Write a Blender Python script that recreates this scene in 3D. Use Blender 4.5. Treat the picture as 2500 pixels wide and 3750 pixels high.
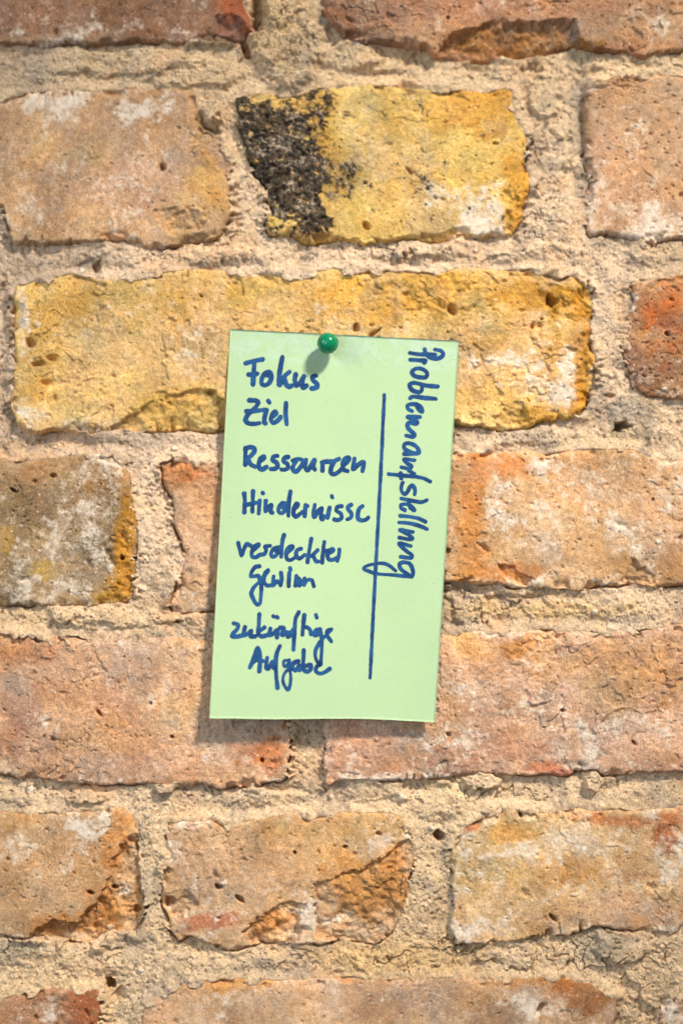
import bpy, math
import numpy as np
from mathutils import Vector

for o in list(bpy.data.objects):
    bpy.data.objects.remove(o)
scene = bpy.context.scene
COL = scene.collection

# ------------------------------------------------------------------ scale
PX = 1.0 / 8600.0            # metres per photograph pixel on the wall face (a 25 cm brick is ~2130 px)
CX, CY, ZC = 1250.0, 1875.0, 1.40
CAMD = 0.78

# ------------------------------------------------------------------ camera
cam = bpy.data.cameras.new('camera')
cam_ob = bpy.data.objects.new('camera', cam)
COL.objects.link(cam_ob)
PITCH = math.radians(2.6)
cam_ob.location = (0, -CAMD * math.cos(PITCH), ZC - CAMD * math.sin(PITCH))
cam_ob.rotation_euler = (math.radians(90) + PITCH, 0, 0)
cam.dof.use_dof = True
cam.dof.focus_distance = CAMD - .004
cam.dof.aperture_fstop = 1.35
cam.sensor_width = 36
cam.lens = 36.0 * CAMD / (3750 * PX)
cam.clip_start = 0.01
cam.clip_end = 50
scene.camera = cam_ob

# ------------------------------------------------------------------ light
w = bpy.data.worlds.new('World')
scene.world = w
w.use_nodes = True
bg = w.node_tree.nodes['Background']
bg.inputs[0].default_value = (0.86, 0.93, 1.0, 1)
bg.inputs[1].default_value = 0.15


def lamp(name, loc, target, sx, sy, power, col, spread=180):
    l = bpy.data.lights.new(name, 'AREA')
    l.shape = 'RECTANGLE'
    l.size, l.size_y = sx, sy
    l.energy = power
    l.color = col
    l.spread = math.radians(spread)
    o = bpy.data.objects.new(name, l)
    COL.objects.link(o)
    o.location = loc
    o.rotation_euler = (Vector(target) - Vector(loc)).to_track_quat('-Z', 'Y').to_euler()
    return o


KD = Vector((0.43, -0.58, 0.69)).normalized()
lamp('ceiling_spot', Vector((0.02, 0, ZC)) + KD * 2.4, (0.02, 0, ZC - 0.01), 0.34, 0.26, 1.18, (1.0, 0.90, 0.765), 18.5)
lamp('window_light', (-1.9, -1.5, ZC + 0.55), (0, 0, ZC), 0.5, 1.2, 18, (0.80, 0.90, 1.0))
lamp('far_window_light', (-1.1, -3.0, ZC + 0.1), (0, 0, ZC), 0.35, 1.1, 17, (0.86, 0.93, 1.0))

scene.view_settings.view_transform = 'Standard'
scene.view_settings.look = 'None'
scene.view_settings.exposure = 0.0
scene.view_settings.gamma = 1.0
scene.view_settings.use_curve_mapping = False

def through_pixel(px, py, h):
    """point where the sight line of a photograph pixel meets the plane h metres in front of the wall face"""
    a, b = (np.asarray(px, float) - CX) * PX / CAMD, (CY - np.asarray(py, float)) * PX / CAMD
    dy, dz = math.cos(PITCH) - b * math.sin(PITCH), math.sin(PITCH) + b * math.cos(PITCH)
    t = (CAMD * math.cos(PITCH) - h) / dy
    return a * t, -h + 0 * a, ZC - CAMD * math.sin(PITCH) + dz * t


# ------------------------------------------------------------------ helpers
LREF = 1.12


def lin(c):
    c = np.asarray(c, float) / 255.0
    return np.where(c <= 0.04045, c / 12.92, ((c + 0.055) / 1.055) ** 2.4)


def alb(r, g, b):
    """surface colour as an albedo, from its look under this light"""
    return np.clip(lin((r, g, b)) / LREF, 0.0, 0.86)


def balb(r, g, b):
    m = .3 * r + .5 * g + .2 * b
    q = min(max((r - g - 34) / 35.0, 0), 1)
    k = .03 + .15 * q
    return alb(r + (m - r) * k - 3 * q, g + (m - g) * k + 1 + 4 * q, b + (m - b) * k + 2)


def D(*pts):                      # points read off the 1568 px wide view
    return [(x * 2500 / 1568, y * 2500 / 1568) for x, y in pts]


TILE = {1: (0, 0), 2: (1250, 0), 3: (0, 900), 4: (1250, 900), 5: (0, 1900), 6: (1250, 1900), 7: (0, 2750), 8: (1250, 2750)}


def T(t, *pts):                   # points read off a 1250 px wide detail view
    ox, oy = TILE[t]
    k = 1250 / 1568
    return [(ox + x * k, oy + y * k) for x, y in pts]


def axis(a, b, step, m, mstep):
    lo = np.arange(a - m, a, mstep)
    hi = np.arange(b, b + m, mstep)
    return np.concatenate([lo, np.arange(a, b, step), hi + (step * 0)])


STEP = 2.95
xs = axis(-40, 2540, STEP, 480, 15.0)
ys = axis(-40, 3790, STEP, 420, 15.0)
NX, NY = len(xs), len(ys)
X, Y = np.meshgrid(xs, ys)        # [row j, col i]


def _w(c, scale, off):
    u = c / scale + off
    i = np.floor(u).astype(int)
    f = u - i
    i0 = i.min()
    i = i - i0
    L = i.max() + 4
    return i, ((1 - f) ** 3 / 6, (3 * f ** 3 - 6 * f ** 2 + 4) / 6, (-3 * f ** 3 + 3 * f ** 2 + 3 * f + 1) / 6, f ** 3 / 6), L


def noise(sx, seed, sy=None, ax=None, ay=None):
    """smooth random field, unit standard deviation, features about sx pixels"""
    ax = xs if ax is None else ax
    ay = ys if ay is None else ay
    sy = sx if sy is None else sy
    rng = np.random.default_rng(seed)
    ix, wx, lx = _w(ax, sx, rng.random())
    iy, wy, ly = _w(ay, sy, rng.random())
    R = rng.standard_normal((ly, lx)).astype(np.float32)
    A = sum(wx[k].astype(np.float32)[None, :] * R[:, ix + k] for k in range(4))
    return sum(wy[k].astype(np.float32)[:, None] * A[iy + k] for k in range(4)) / 0.49


def fbm(scale, octv, seed, gain=0.55, sy=None):
    out = 0
    a, tot = 1.0, 0.0
    for k in range(octv):
        out = out + a * noise(scale / 2 ** k, seed * 31 + k, None if sy is None else sy / 2 ** k)
        tot += a * a
        a *= gain
    return out / math.sqrt(tot)


def sstep(a, b, x):
    t = np.clip((x - a) / (b - a), 0, 1)
    return t * t * (3 - 2 * t)


def win(x0, x1, y0, y1):
    i0, i1 = np.searchsorted(xs, x0), np.searchsorted(xs, x1)
    j0, j1 = np.searchsorted(ys, y0), np.searchsorted(ys, y1)
    return slice(max(j0 - 1, 0), min(j1 + 1, NY)), slice(max(i0 - 1, 0), min(i1 + 1, NX))


def poly_sdf(pts, px, py):
    """signed distance, positive inside"""
    P = np.asarray(pts, float)
    Q = np.roll(P, -1, 0)
    d2 = np.full(px.shape, 1e18)
    ins = np.zeros(px.shape, bool)
    for (ax, ay), (bx, by) in zip(P, Q):
        ex, ey = bx - ax, by - ay
        L = ex * ex + ey * ey
        if L < 1e-9:
            continue
        wx, wy = px - ax, py - ay
        t = np.clip((wx * ex + wy * ey) / L, 0, 1)
        d2 = np.minimum(d2, (wx - ex * t) ** 2 + (wy - ey * t) ** 2)
        c = ((ay <= py) & (by > py)) | ((by <= py) & (ay > py))
        if abs(ey) > 1e-9:
            ins ^= c & (wx < ex * (py - ay) / ey)
    d = np.sqrt(d2)
    return np.where(ins, d, -d)


def stamp(F, x, y, r, amt, el=1.0, ang=0.0, hard=2.0):
    m = r * max(el, 1) * 2.2
    sj, si = win(x - m, x + m, y - m, y + m)
    dx, dy = X[sj, si] - x + .28 * r * N20[sj, si], Y[sj, si] - y + .28 * r * M20[sj, si]
    ca, sa = math.cos(ang), math.sin(ang)
    u, v = (dx * ca + dy * sa) / (r * el), (-dx * sa + dy * ca) / r
    F[sj, si] += amt * np.exp(-(u * u + v * v) ** (hard / 2.0) * 1.2)


def cells(sx, sy, seed, warp):
    """random cell pattern: a random value per cell, and the distance to the cell border"""
    rng = np.random.default_rng(seed)
    U, V_ = (X + warp * noise(40, seed + 1) + .4 * warp * noise(14, seed + 3)) / sx + 400, (Y + warp * noise(40, seed + 2) + .4 * warp * noise(14, seed + 4)) / sy + 400
    iu, iv = np.floor(U).astype(int), np.floor(V_).astype(int)
    H = 1024
    jx, jy, val = rng.random((H, H)), rng.random((H, H)), rng.standard_normal((H, H))
    f1 = np.full(X.shape, 1e9)
    f2 = np.full(X.shape, 1e9)
    va = np.zeros(X.shape)
    for a in (-1, 0, 1):
        for b in (-1, 0, 1):
            p_, q_ = (iv + b) % H, (iu + a) % H
            d_ = np.hypot((iu + a + jx[p_, q_] - U) * sx, (iv + b + jy[p_, q_] - V_) * sy)
            c_ = d_ < f1
            f2 = np.where(c_, f1, np.minimum(f2, d_))
            va = np.where(c_, val[p_, q_], va)
            f1 = np.where(c_, d_, f1)
    return va, f2 - f1


# shared random fields
WARPX = 4.6 * fbm(70, 5, 1, gain=.62) + 1.5 * noise(9, 901)
WARPY = 4.2 * fbm(70, 5, 2, gain=.62) + 1.5 * noise(9, 902)
N300, N120, N50, N20, N9, N5 = (fbm(300, 3, 11), fbm(120, 3, 12), fbm(50, 3, 13), fbm(20, 2, 14), noise(9, 15), noise(5, 16))
M300, M120, M50, M20, M9, M5 = (fbm(300, 3, 21), fbm(120, 3, 22), fbm(50, 3, 23), fbm(22, 2, 24), noise(10, 25), noise(5.5, 26))
GRAIN = fbm(26, 3, 33, sy=13)     # streaky clay grain
TINTN = [fbm(s, 5, 40 + k, gain=0.72) for k, s in enumerate((260, 180, 120, 90))]
PLV, PLE = cells(150, 95, 801, 26)
FLV, FLE = cells(110, 46, 811, 22)
HUE1 = fbm(150, 5, 71, gain=.75)
HUE2 = fbm(110, 5, 72, gain=.75)
LIMEN = fbm(85, 6, 51, gain=0.8)
LIMEF = fbm(22, 4, 52, gain=0.85)

HOLES = [(600, 617, 15, 3.2, 1.0, 0), (1657, 1137, 20, 3.5, 1.3, 0), (2023, 1098, 20, 4, 1.2, .3), (1945, 1195, 10, 2.5, 1, 0), (1980, 1168, 6, 2.5, 1, 0), (1302, 1202, 12, 2.5, 1, 0), (1370, 1216, 7, 3, 4, -.55),
         (960, 2785, 9, 3, 1, 0), (446, 2043, 12, 3.5, 1, 0), (735, 1083, 6, 2.5, 1, 0), (110, 1247, 16, 3.5, 1.4, 0), (145, 1330, 14, 2.5, 1.8, .2), (190, 1310, 10, 2.2, 2.4, 0), (170, 1400, 13, 2, 1.5, .3), (775, 1435, 9, 2.5, 1.5, 0),
         (1338, 672, 6, 2.5, 1.6, 0), (1500, 625, 8, 2.2, 2.2, .8), (1812, 527, 6, 3, 1.7, .2), (1640, 71, 6, 3, 1, 0), (1345, 828, 10, 2.8, 1.7, .2), (200, 1745, 7, 2.5, 1.6, 0), (50, 1797, 6, 3, 2.6, .6), (552, 2575, 5, 3, 1, 0), (632, 2700, 7, 3, 1, 0),
         (365, 2615, 8, 2.5, 2, .8), (800, 3245, 9, 3, 1.8, .5), (875, 3290, 8, 3, 2.6, .7), (1080, 3123, 7, 3, 1, 0), (625, 3300, 18, 3, 1, 0), (1908, 2985, 9, 3, 1, 0), (1265, 3102, 7, 2.5, 1.5, 0), (1385, 3050, 9, 2, 1.2, 0), (2022, 3360, 9, 3, 2, .8),
         (1980, 3690, 14, 3.5, 2.2, -.9), (2060, 2600, 6, 3, 1.6, 0), (2320, 2722, 6, 3, 2, .8), (1640, 2690, 9, 2.2, 1, 0), (333, 3270, 9, 3, 1.7, .3), (420, 3250, 10, 3, 1.4, 0), (500, 3335, 12, 3, 1.2, 0), (130, 2345, 8, 2.5, 2.2, .5), (2390, 1830, 6, 3, 1, 0),
         (2440, 1220, 9, 3, 1.4, .3), (2010, 520, 14, 3.5, 1, 0), (1920, 440, 12, 2.5, 1, 0), (1170, 1160, 0.1, 0, 1, 0)]

# ------------------------------------------------------------------ bricks: outline, colour, patches
# colour patches: (x, y, rx, ry, colour, amount) and lime patches (x, y, rx, ry, amount) in 1568-view units
R1 = 2500
BR = []


def brick(outline, base, z=0.0, tint=(), lime=(), lime0=0.0, rough=1.0, pits=70, chips=(), soot=(), tilt=(0, 0), rnd=15.0, alt=None):
    BR.append(dict(o=outline, base=base, z=z, tint=tint, lime=lime, lime0=lime0, rough=rough, pits=pits, chips=chips,
                   soot=soot, tilt=tilt, rnd=rnd, alt=alt))


YEL = (206, 152, 52)
ORA = (203, 128, 62)

# row A
brick([(-1200, -420)] + [(880, -420), (885, -60)] + T(1, (1110, 0), (1140, 90), (1180, 130), (1150, 170), (1160, 240), (1130, 255), (1100, 195), (1000, 170), (900, 185), (800, 205), (700, 195), (600, 190), (460, 200), (330, 200), (200, 210), (110, 195), (0, 195)) + [(-300, 160), (-1200, 160)],
      (160, 114, 88), 1.2, alt=(178, 132, 102),  # corner darkening of the view is put into these brick colours
      tint=[(540, 30, 45, 60, (178, 98, 62), .9), (515, 95, 50, 45, (138, 108, 96), .85), (120, 95, 130, 14, (178, 140, 108), .7), (300, 100, 160, 14, (165, 135, 110), .6)],
      lime=[(260, 60, 40, 30, .5), (350, 75, 90, 25, .35), (60, 60, 70, 30, .3), (430, 60, 60, 40, .3), (180, 80, 20, 20, .5)], lime0=-.05, pits=60,
      chips=[(T(1, (960, 60), (1060, 70), (1130, 120), (1180, 130), (1165, 260), (1110, 260), (1080, 190), (990, 160)), 3.0, 8)])
brick([(1185, -420), (1190, -60)] + T(1, (1495, 50), (1530, 120), (1560, 150)) + T(2, (60, 205), (180, 195), (300, 210), (400, 215), (430, 265), (700, 275), (900, 245), (1080, 200), (1200, 240), (1400, 260), (1568, 230)) + [(2640, 190), (3300, 200), (3300, -420)],
      (192, 128, 92), 2.4, alt=(202, 144, 104),
      tint=[(1000, 20, 180, 40, (200, 122, 88), .6), (780, 40, 40, 60, (160, 112, 92), .6), (1190, 100, 160, 38, (168, 118, 62), .9), (860, 95, 70, 35, (170, 138, 116), .7), (1450, 60, 120, 40, (190, 158, 128), .7), (1400, 20, 100, 20, (180, 122, 92), .6)],
      lime=[(820, 30, 25, 40, .45), (1420, 50, 50, 45, .6), (1520, 60, 40, 40, .6), (1250, 20, 100, 20, .1), (1300, 75, 20, 30, .4)], lime0=-.12, pits=80,
      chips=[(T(2, (430, 290), (455, 205), (560, 145), (650, 110), (760, 88), (900, 95), (1085, 98), (1105, 190), (1000, 260), (700, 300)), 6.0, 16)])
# row B
brick(T(1, (-10, 475), (60, 440), (150, 425), (330, 415), (600, 405), (800, 398), (880, 410), (905, 450), (910, 520), (935, 590), (1000, 640), (1045, 720), (1050, 850), (1045, 960), (1030, 1050), (1000, 1090), (930, 1110), (800, 1130), (660, 1140), (640, 1105), (500, 1090), (350, 1105), (150, 1125), (60, 1130), (45, 1040), (20, 950), (-15, 930), (-25, 700)),
      (208, 162, 124), 0.6, alt=(220, 178, 132),
      tint=[(485, 430, 42, 110, (228, 176, 104), .9), (440, 500, 80, 50, (214, 174, 118), .8), (90, 330, 50, 60, (218, 172, 116), .6), (210, 400, 140, 50, (206, 160, 132), .6), (270, 470, 120, 40, (205, 140, 102), .5), (110, 510, 60, 25, (206, 150, 104), .6), (280, 260, 200, 40, (200, 158, 124), .4)],
      lime=[(120, 240, 60, 28, .85), (330, 235, 60, 35, .75), (220, 245, 90, 26, .45), (60, 460, 40, 25, .7), (230, 440, 100, 40, .42), (150, 330, 100, 90, .2), (250, 500, 110, 30, .5), (330, 420, 40, 30, .35), (30, 250, 40, 30, .4)], lime0=-.06,
      chips=[(T(1, (700, 965), (860, 945), (950, 940), (1000, 1010), (930, 1060), (800, 1085), (720, 1040)), 1.0, 12)], pits=60)
brick(T(1, (1078, 445), (1200, 430), (1300, 445), (1400, 420), (1568, 402)) + T(2, (200, 395), (400, 400), (600, 415), (780, 410), (790, 480), (820, 560), (840, 640), (850, 740), (865, 850), (850, 930), (830, 1010), (780, 1075), (640, 1085), (560, 1085), (480, 1110), (350, 1090), (200, 1105), (100, 1120), (0, 1095)) + T(1, (1400, 1115), (1300, 1090), (1230, 1070), (1215, 1000), (1235, 960), (1215, 850), (1160, 800), (1125, 680), (1095, 560)),
      (236, 192, 100), 0.6, alt=(242, 202, 120),
      tint=[(1130, 240, 70, 60, (206, 152, 60), .9), (1190, 430, 30, 130, (214, 158, 62), .9), (900, 350, 90, 80, (232, 190, 116), .6), (760, 250, 60, 40, (200, 150, 70), .7), (700, 540, 90, 20, (150, 116, 74), .8), (760, 330, 40, 90, (214, 160, 60), .7), (1000, 520, 180, 30, (222, 176, 96), .6), (1060, 250, 70, 30, (222, 172, 88), .8)],
      lime=[(1090, 470, 62, 45, 1.0), (1130, 420, 30, 30, .8), (1010, 445, 30, 30, .7), (1090, 515, 50, 20, .85), (800, 340, 25, 30, .35), (880, 260, 40, 30, .35), (780, 370, 25, 25, .3)], lime0=-.2,
      soot=[(615, 320, 95, 130, 1.0), (690, 470, 80, 85, 1.0), (600, 260, 80, 70, 1.0), (740, 270, 80, 80, .8), (650, 400, 90, 110, 1.1), (745, 505, 40, 30, .9), (760, 380, 50, 70, .5), (850, 425, 12, 8, .8)],
      pits=150, chips=[(T(2, (720, 900), (800, 870), (870, 860), (840, 1010), (780, 1080), (740, 1040), (760, 960)), 1.8, 14)])
brick(T(2, (1150, 383), (1300, 350), (1568, 345)) + [(2640, 275), (3300, 280), (3300, 880), (2640, 872)] + T(2, (1568, 1095), (1420, 1120), (1320, 1100), (1230, 1075), (1140, 1085), (1115, 1030), (1130, 960), (1135, 880), (1150, 830), (1125, 720), (1120, 640), (1105, 560), (1112, 430)),
      (206, 158, 118), 0.8, alt=(214, 170, 132),
      tint=[(1450, 470, 120, 100, (204, 146, 108), .6), (1380, 360, 40, 80, (196, 152, 124), .5), (1420, 270, 100, 40, (196, 152, 116), .6)],
      lime=[(1360, 440, 30, 80, .55), (1430, 500, 60, 40, .55), (1520, 520, 60, 40, .55), (1450, 320, 80, 40, .25), (1500, 420, 60, 60, .2), (1360, 290, 30, 30, .4), (1470, 545, 60, 25, .9)], lime0=0.0, pits=110)
# row C
brick(T(3, (70, 180), (150, 155), (250, 140), (330, 130), (430, 150), (530, 148), (640, 115), (800, 120), (960, 100), (1100, 130), (1250, 130), (1400, 120), (1568, 112)) + T(4, (200, 110), (330, 130), (450, 135), (500, 125), (560, 105), (700, 110), (780, 120), (900, 125), (1030, 130), (1140, 155), (1150, 250), (1145, 400), (1170, 500), (1160, 620), (1140, 700), (1100, 770), (1040, 795), (900, 810), (820, 835), (740, 840), (650, 825), (515, 830)) + T(3, (1030, 845), (940, 840), (800, 845), (600, 855), (480, 850), (300, 845), (160, 855), (80, 810), (60, 740), (70, 600), (75, 450), (60, 330), (55, 230)),
      (236, 190, 110), 0.3, alt=(240, 196, 132),
      tint=[(250, 680, 200, 50, (226, 184, 106), .7), (420, 945, 120, 36, (212, 164, 78), .75), (480, 660, 130, 45, (228, 184, 96), .8), (90, 840, 50, 120, (212, 166, 84), .8), (300, 800, 190, 95, (238, 190, 128), .79), (470, 760, 90, 70, (236, 188, 132), .7), (690, 720, 90, 40, (234, 186, 116), .7), (1000, 670, 200, 45, (216, 164, 66), .85), (860, 690, 110, 60, (222, 172, 78), .8), (1260, 680, 80, 50, (204, 150, 48), .9), (1330, 800, 30, 170, (206, 148, 44), .95), (1150, 830, 150, 100, (234, 186, 130), .79), (1090, 930, 90, 40, (224, 170, 96), .7), (1250, 960, 60, 30, (208, 156, 60), .8), (1080, 800, 80, 40, (226, 174, 96), .7), (480, 860, 60, 40, (232, 176, 118), .7), (500, 800, 40, 40, (226, 168, 100), .6), (720, 700, 60, 40, (226, 182, 110), .5), (130, 700, 70, 30, (220, 172, 84), .6)],
      lime=[(470, 850, 55, 22, .55), (500, 820, 40, 30, .35), (1250, 830, 60, 45, .75), (1310, 790, 40, 70, .7), (1160, 830, 45, 25, .75), (1240, 880, 60, 60, .35), (300, 690, 80, 40, .35), (400, 760, 120, 60, .22), (1100, 870, 60, 60, .35), (740, 690, 50, 25, .5), (1230, 640, 70, 15, .5), (45, 740, 14, 60, 1.0), (60, 860, 20, 90, .7), (130, 965, 120, 22, .6), (50, 960, 40, 40, .7), (430, 800, 30, 60, .3)], lime0=-.14,
      chips=[(T(3, (470, 870), (530, 812), (640, 742), (710, 700), (725, 665), (800, 680), (900, 665), (970, 655), (985, 690), (1035, 720), (1060, 870)), 3.2, 10),
             (T(4, (1000, 330), (1060, 420), (1085, 500), (1065, 600), (1080, 700), (1040, 810), (1190, 800), (1190, 500), (1160, 140), (1040, 125), (900, 165), (870, 240), (960, 300)), 1.5, 12),
             (T(4, (715, 850), (700, 770), (760, 730), (850, 740), (890, 800), (830, 850)), 1.6, 10),
             (T(4, (120, 100), (420, 110), (640, 180), (560, 240), (500, 330), (300, 300), (140, 230)), 0.5, 12)],
      pits=260)
brick(T(4, (1310, 190), (1400, 165), (1500, 135), (1568, 125)) + [(2640, 990), (3300, 1000), (3300, 1470), (2640, 1470)] + T(4, (1568, 710), (1440, 695), (1370, 680), (1330, 640), (1300, 540), (1285, 450), (1290, 360), (1330, 250)),
      (196, 124, 74), 1.3, alt=(206, 138, 86),
      tint=[(1460, 700, 40, 40, (178, 112, 82), .6), (1450, 830, 30, 60, (170, 112, 88), .7), (1530, 720, 60, 90, (204, 112, 54), .85), (1500, 860, 60, 50, (184, 124, 92), .6), (1500, 770, 60, 20, (214, 142, 82), .7)],
      lime=[(1460, 870, 25, 20, .5), (1500, 885, 50, 20, .45), (1480, 660, 40, 15, .4)], lime0=-.1, rough=1.5, pits=70)
# row D
brick([(-1100, 1690), (-300, 1685)] + T(3, (0, 980), (150, 985), (300, 970), (420, 955), (520, 960), (580, 1000), (605, 1080), (610, 1200)) + T(5, (625, 0), (635, 100), (630, 250), (625, 370), (560, 390), (440, 410), (340, 405), (230, 410), (30, 405), (0, 410)) + [(-300, 2230), (-1100, 2230)],
      (166, 132, 92), 0.5, alt=(182, 150, 106),
      tint=[(90, 1080, 70, 40, (176, 134, 94), .8), (40, 1180, 60, 60, (158, 126, 84), .7), (240, 1090, 40, 40, (182, 138, 100), .7), (290, 1230, 24, 150, (206, 144, 48), 1.0), (270, 1360, 45, 30, (204, 148, 44), 1.0), (120, 1310, 45, 22, (204, 164, 76), .9), (10, 1250, 30, 30, (190, 150, 66), .8), (30, 1330, 40, 50, (150, 124, 84), .6), (200, 1330, 60, 50, (190, 160, 126), .6), (290, 1080, 20, 40, (206, 150, 92), .7)],
      lime=[(255, 1210, 45, 70, .62), (215, 1130, 50, 60, .5), (200, 1345, 60, 30, .72), (120, 1230, 70, 60, .28), (60, 1350, 60, 30, .42), (60, 1190, 50, 20, .35), (250, 1060, 50, 25, .5), (90, 1280, 60, 50, .3)], lime0=0.0, pits=80,
      chips=[(T(5, (490, 110), (530, 60), (600, -40), (660, -40), (660, 400), (465, 400), (462, 335), (545, 312), (505, 200)), 1.0, 10)])
brick(T(3, (745, 1010), (800, 990), (1000, 990)) + [(1100, 1690), (1540, 1680), (1545, 2230), (1100, 2240)] + T(5, (985, 432), (900, 434), (800, 430), (770, 400), (800, 330), (820, 260), (850, 170), (830, 90), (790, 0)) + T(3, (790, 1150), (750, 1080)),
      (226, 172, 132), 0.0, alt=(234, 184, 144),
      tint=[(430, 1080, 60, 26, (206, 134, 80), .95), (400, 1080, 22, 40, (200, 130, 82), .7), (480, 1130, 20, 30, (214, 150, 104), .6), (420, 1370, 50, 30, (222, 168, 116), .6)],
      lime=[(430, 1370, 40, 18, .4), (390, 1240, 15, 90, .5), (430, 1220, 50, 60, .12)], lime0=-.15, pits=40,
      chips=[(T(3, (735, 985), (1010, 975), (1000, 1030), (900, 1050), (880, 1090), (800, 1080), (740, 1070)), 1.2, 10)])
brick([(1625, 1665)] + T(4, (510, 945), (580, 940), (690, 940), (760, 955), (860, 945), (940, 975), (1020, 945), (1150, 940), (1330, 945), (1450, 980), (1500, 995), (1568, 985)) + [(2640, 1680), (3400, 1690), (3400, 2180), (2640, 2150)] + T(6, (1568, 305), (1485, 315), (1400, 318), (1300, 305), (1180, 305), (1080, 322), (980, 312), (860, 305), (700, 302), (600, 298), (480, 295)) + [(1625, 2135)],
      (222, 170, 120), 0.8, alt=(228, 180, 132),
      tint=[(1060, 1110, 40, 70, (206, 136, 68), .95), (1080, 1230, 40, 90, (208, 144, 76), .85), (1150, 1070, 60, 25, (204, 132, 76), .8), (1400, 1130, 150, 60, (220, 168, 128), .6), (1180, 1310, 70, 22, (206, 134, 66), .8), (1270, 1070, 60, 20, (212, 150, 96), .7), (1430, 1300, 40, 25, (202, 140, 80), .7), (1500, 1230, 70, 70, (214, 164, 130), .6)],
      lime=[(1150, 1130, 60, 60, .42), (1250, 1070, 50, 18, .5), (1350, 1080, 90, 25, .35), (1420, 1170, 140, 80, .24), (1200, 1200, 80, 60, .28), (1150, 1320, 40, 15, .8), (1430, 1220, 26, 20, .8), (1460, 1280, 18, 30, 1.0), (1500, 1310, 16, 22, 1.0), (1330, 1330, 60, 12, .6)], lime0=0.02, pits=110,
      chips=[(T(6, (715, 190), (790, 200), (875, 262), (840, 290), (740, 270)), 1.6, 10), (T(6, (960, 230), (1050, 240), (1060, 310), (970, 300)), 1.2, 8), (T(6, (1310, 170), (1350, 190), (1440, 290), (1420, 310), (1290, 290)), 1.8, 10)])
# row E
brick([(-1000, 2330), (-200, 2325)] + T(5, (0, 530), (100, 535), (200, 530), (330, 555), (480, 562), (600, 550), (700, 545), (850, 555), (935, 560)) + [(900, 2345), (1055, 2345)] + T(5, (1328, 920), (1335, 1000), (1330, 1080), (1322, 1190)) + T(7, (1310, 130), (1250, 155), (1110, 170), (950, 165), (800, 158), (660, 158), (500, 152), (350, 147), (150, 137), (0, 105)) + [(-200, 2850), (-1000, 2860)],
      (212, 155, 120), 0.7, alt=(222, 170, 132), rough=1.15,
      tint=[(50, 1630, 60, 60, (186, 118, 94), .6), (20, 1700, 40, 50, (190, 118, 92), .6), (100, 1500, 70, 30, (206, 138, 92), .8), (10, 1490, 60, 20, (214, 160, 110), .7), (200, 1530, 120, 30, (206, 152, 116), .5), (595, 1750, 66, 44, (205, 126, 68), 1.0), (440, 1500, 60, 50, (224, 172, 124), .7), (240, 1700, 60, 40, (212, 150, 96), .6), (300, 1780, 200, 18, (202, 140, 100), .6), (380, 1500, 60, 30, (222, 176, 138), .6), (20, 1780, 40, 15, (196, 140, 80), .6), (150, 1610, 60, 40, (204, 150, 112), .6), (420, 1640, 60, 50, (222, 176, 126), .6)],
      lime=[(350, 1620, 70, 60, .16), (480, 1740, 70, 30, .5), (300, 1590, 80, 40, .12), (250, 1780, 120, 16, .25), (400, 1490, 80, 16, .4)], lime0=-.15, pits=110)
brick([(1195, 2345), (1500, 2330)] + T(6, (450, 525), (520, 540), (610, 515), (750, 530), (900, 510), (1000, 515), (1150, 525), (1250, 532), (1350, 530), (1568, 492)) + [(2640, 2285), (3300, 2285), (3300, 2830), (2640, 2830)] + T(8, (1568, 97), (1450, 100), (1350, 105), (1210, 122), (1170, 95), (1100, 95), (1030, 115), (900, 105), (780, 112), (680, 108), (560, 112), (400, 127), (250, 137), (100, 135), (0, 130)) + T(7, (1500, 165), (1488, 100)) + T(5, (1488, 1000), (1485, 920)),
      (220, 163, 132), 0.8, alt=(226, 176, 144),
      tint=[(1180, 1480, 90, 24, (212, 150, 84), .9), (1060, 1480, 40, 40, (226, 176, 116), .8), (1420, 1560, 130, 70, (218, 172, 124), .8), (1100, 1720, 120, 40, (206, 140, 112), .7), (870, 1740, 90, 40, (212, 138, 96), .7), (790, 1720, 40, 60, (206, 142, 112), .7), (1230, 1770, 50, 20, (200, 124, 84), .85), (1300, 1780, 40, 20, (196, 120, 96), .8), (1500, 1760, 60, 20, (196, 132, 96), .6), (1160, 1600, 140, 60, (214, 164, 134), .6), (1480, 1480, 80, 20, (226, 172, 120), .6), (1050, 1640, 30, 60, (200, 142, 96), .6), (830, 1790, 80, 15, (206, 140, 118), .6)],
      lime=[(1250, 1650, 50, 50, .5), (1180, 1740, 70, 50, .5), (1300, 1700, 60, 60, .4), (1060, 1620, 30, 40, .35), (1180, 1580, 90, 60, .28), (1400, 1700, 80, 50, .36), (980, 1790, 120, 14, .5), (1330, 1650, 40, 25, .4), (1450, 1500, 80, 30, .2), (850, 1780, 60, 20, .35), (1110, 1540, 30, 60, .3)], lime0=.02, pits=90,
      chips=[(T(6, (800, 600), (870, 545), (1020, 512), (1030, 560), (1000, 630), (820, 605)), .6, 10)])
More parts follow.
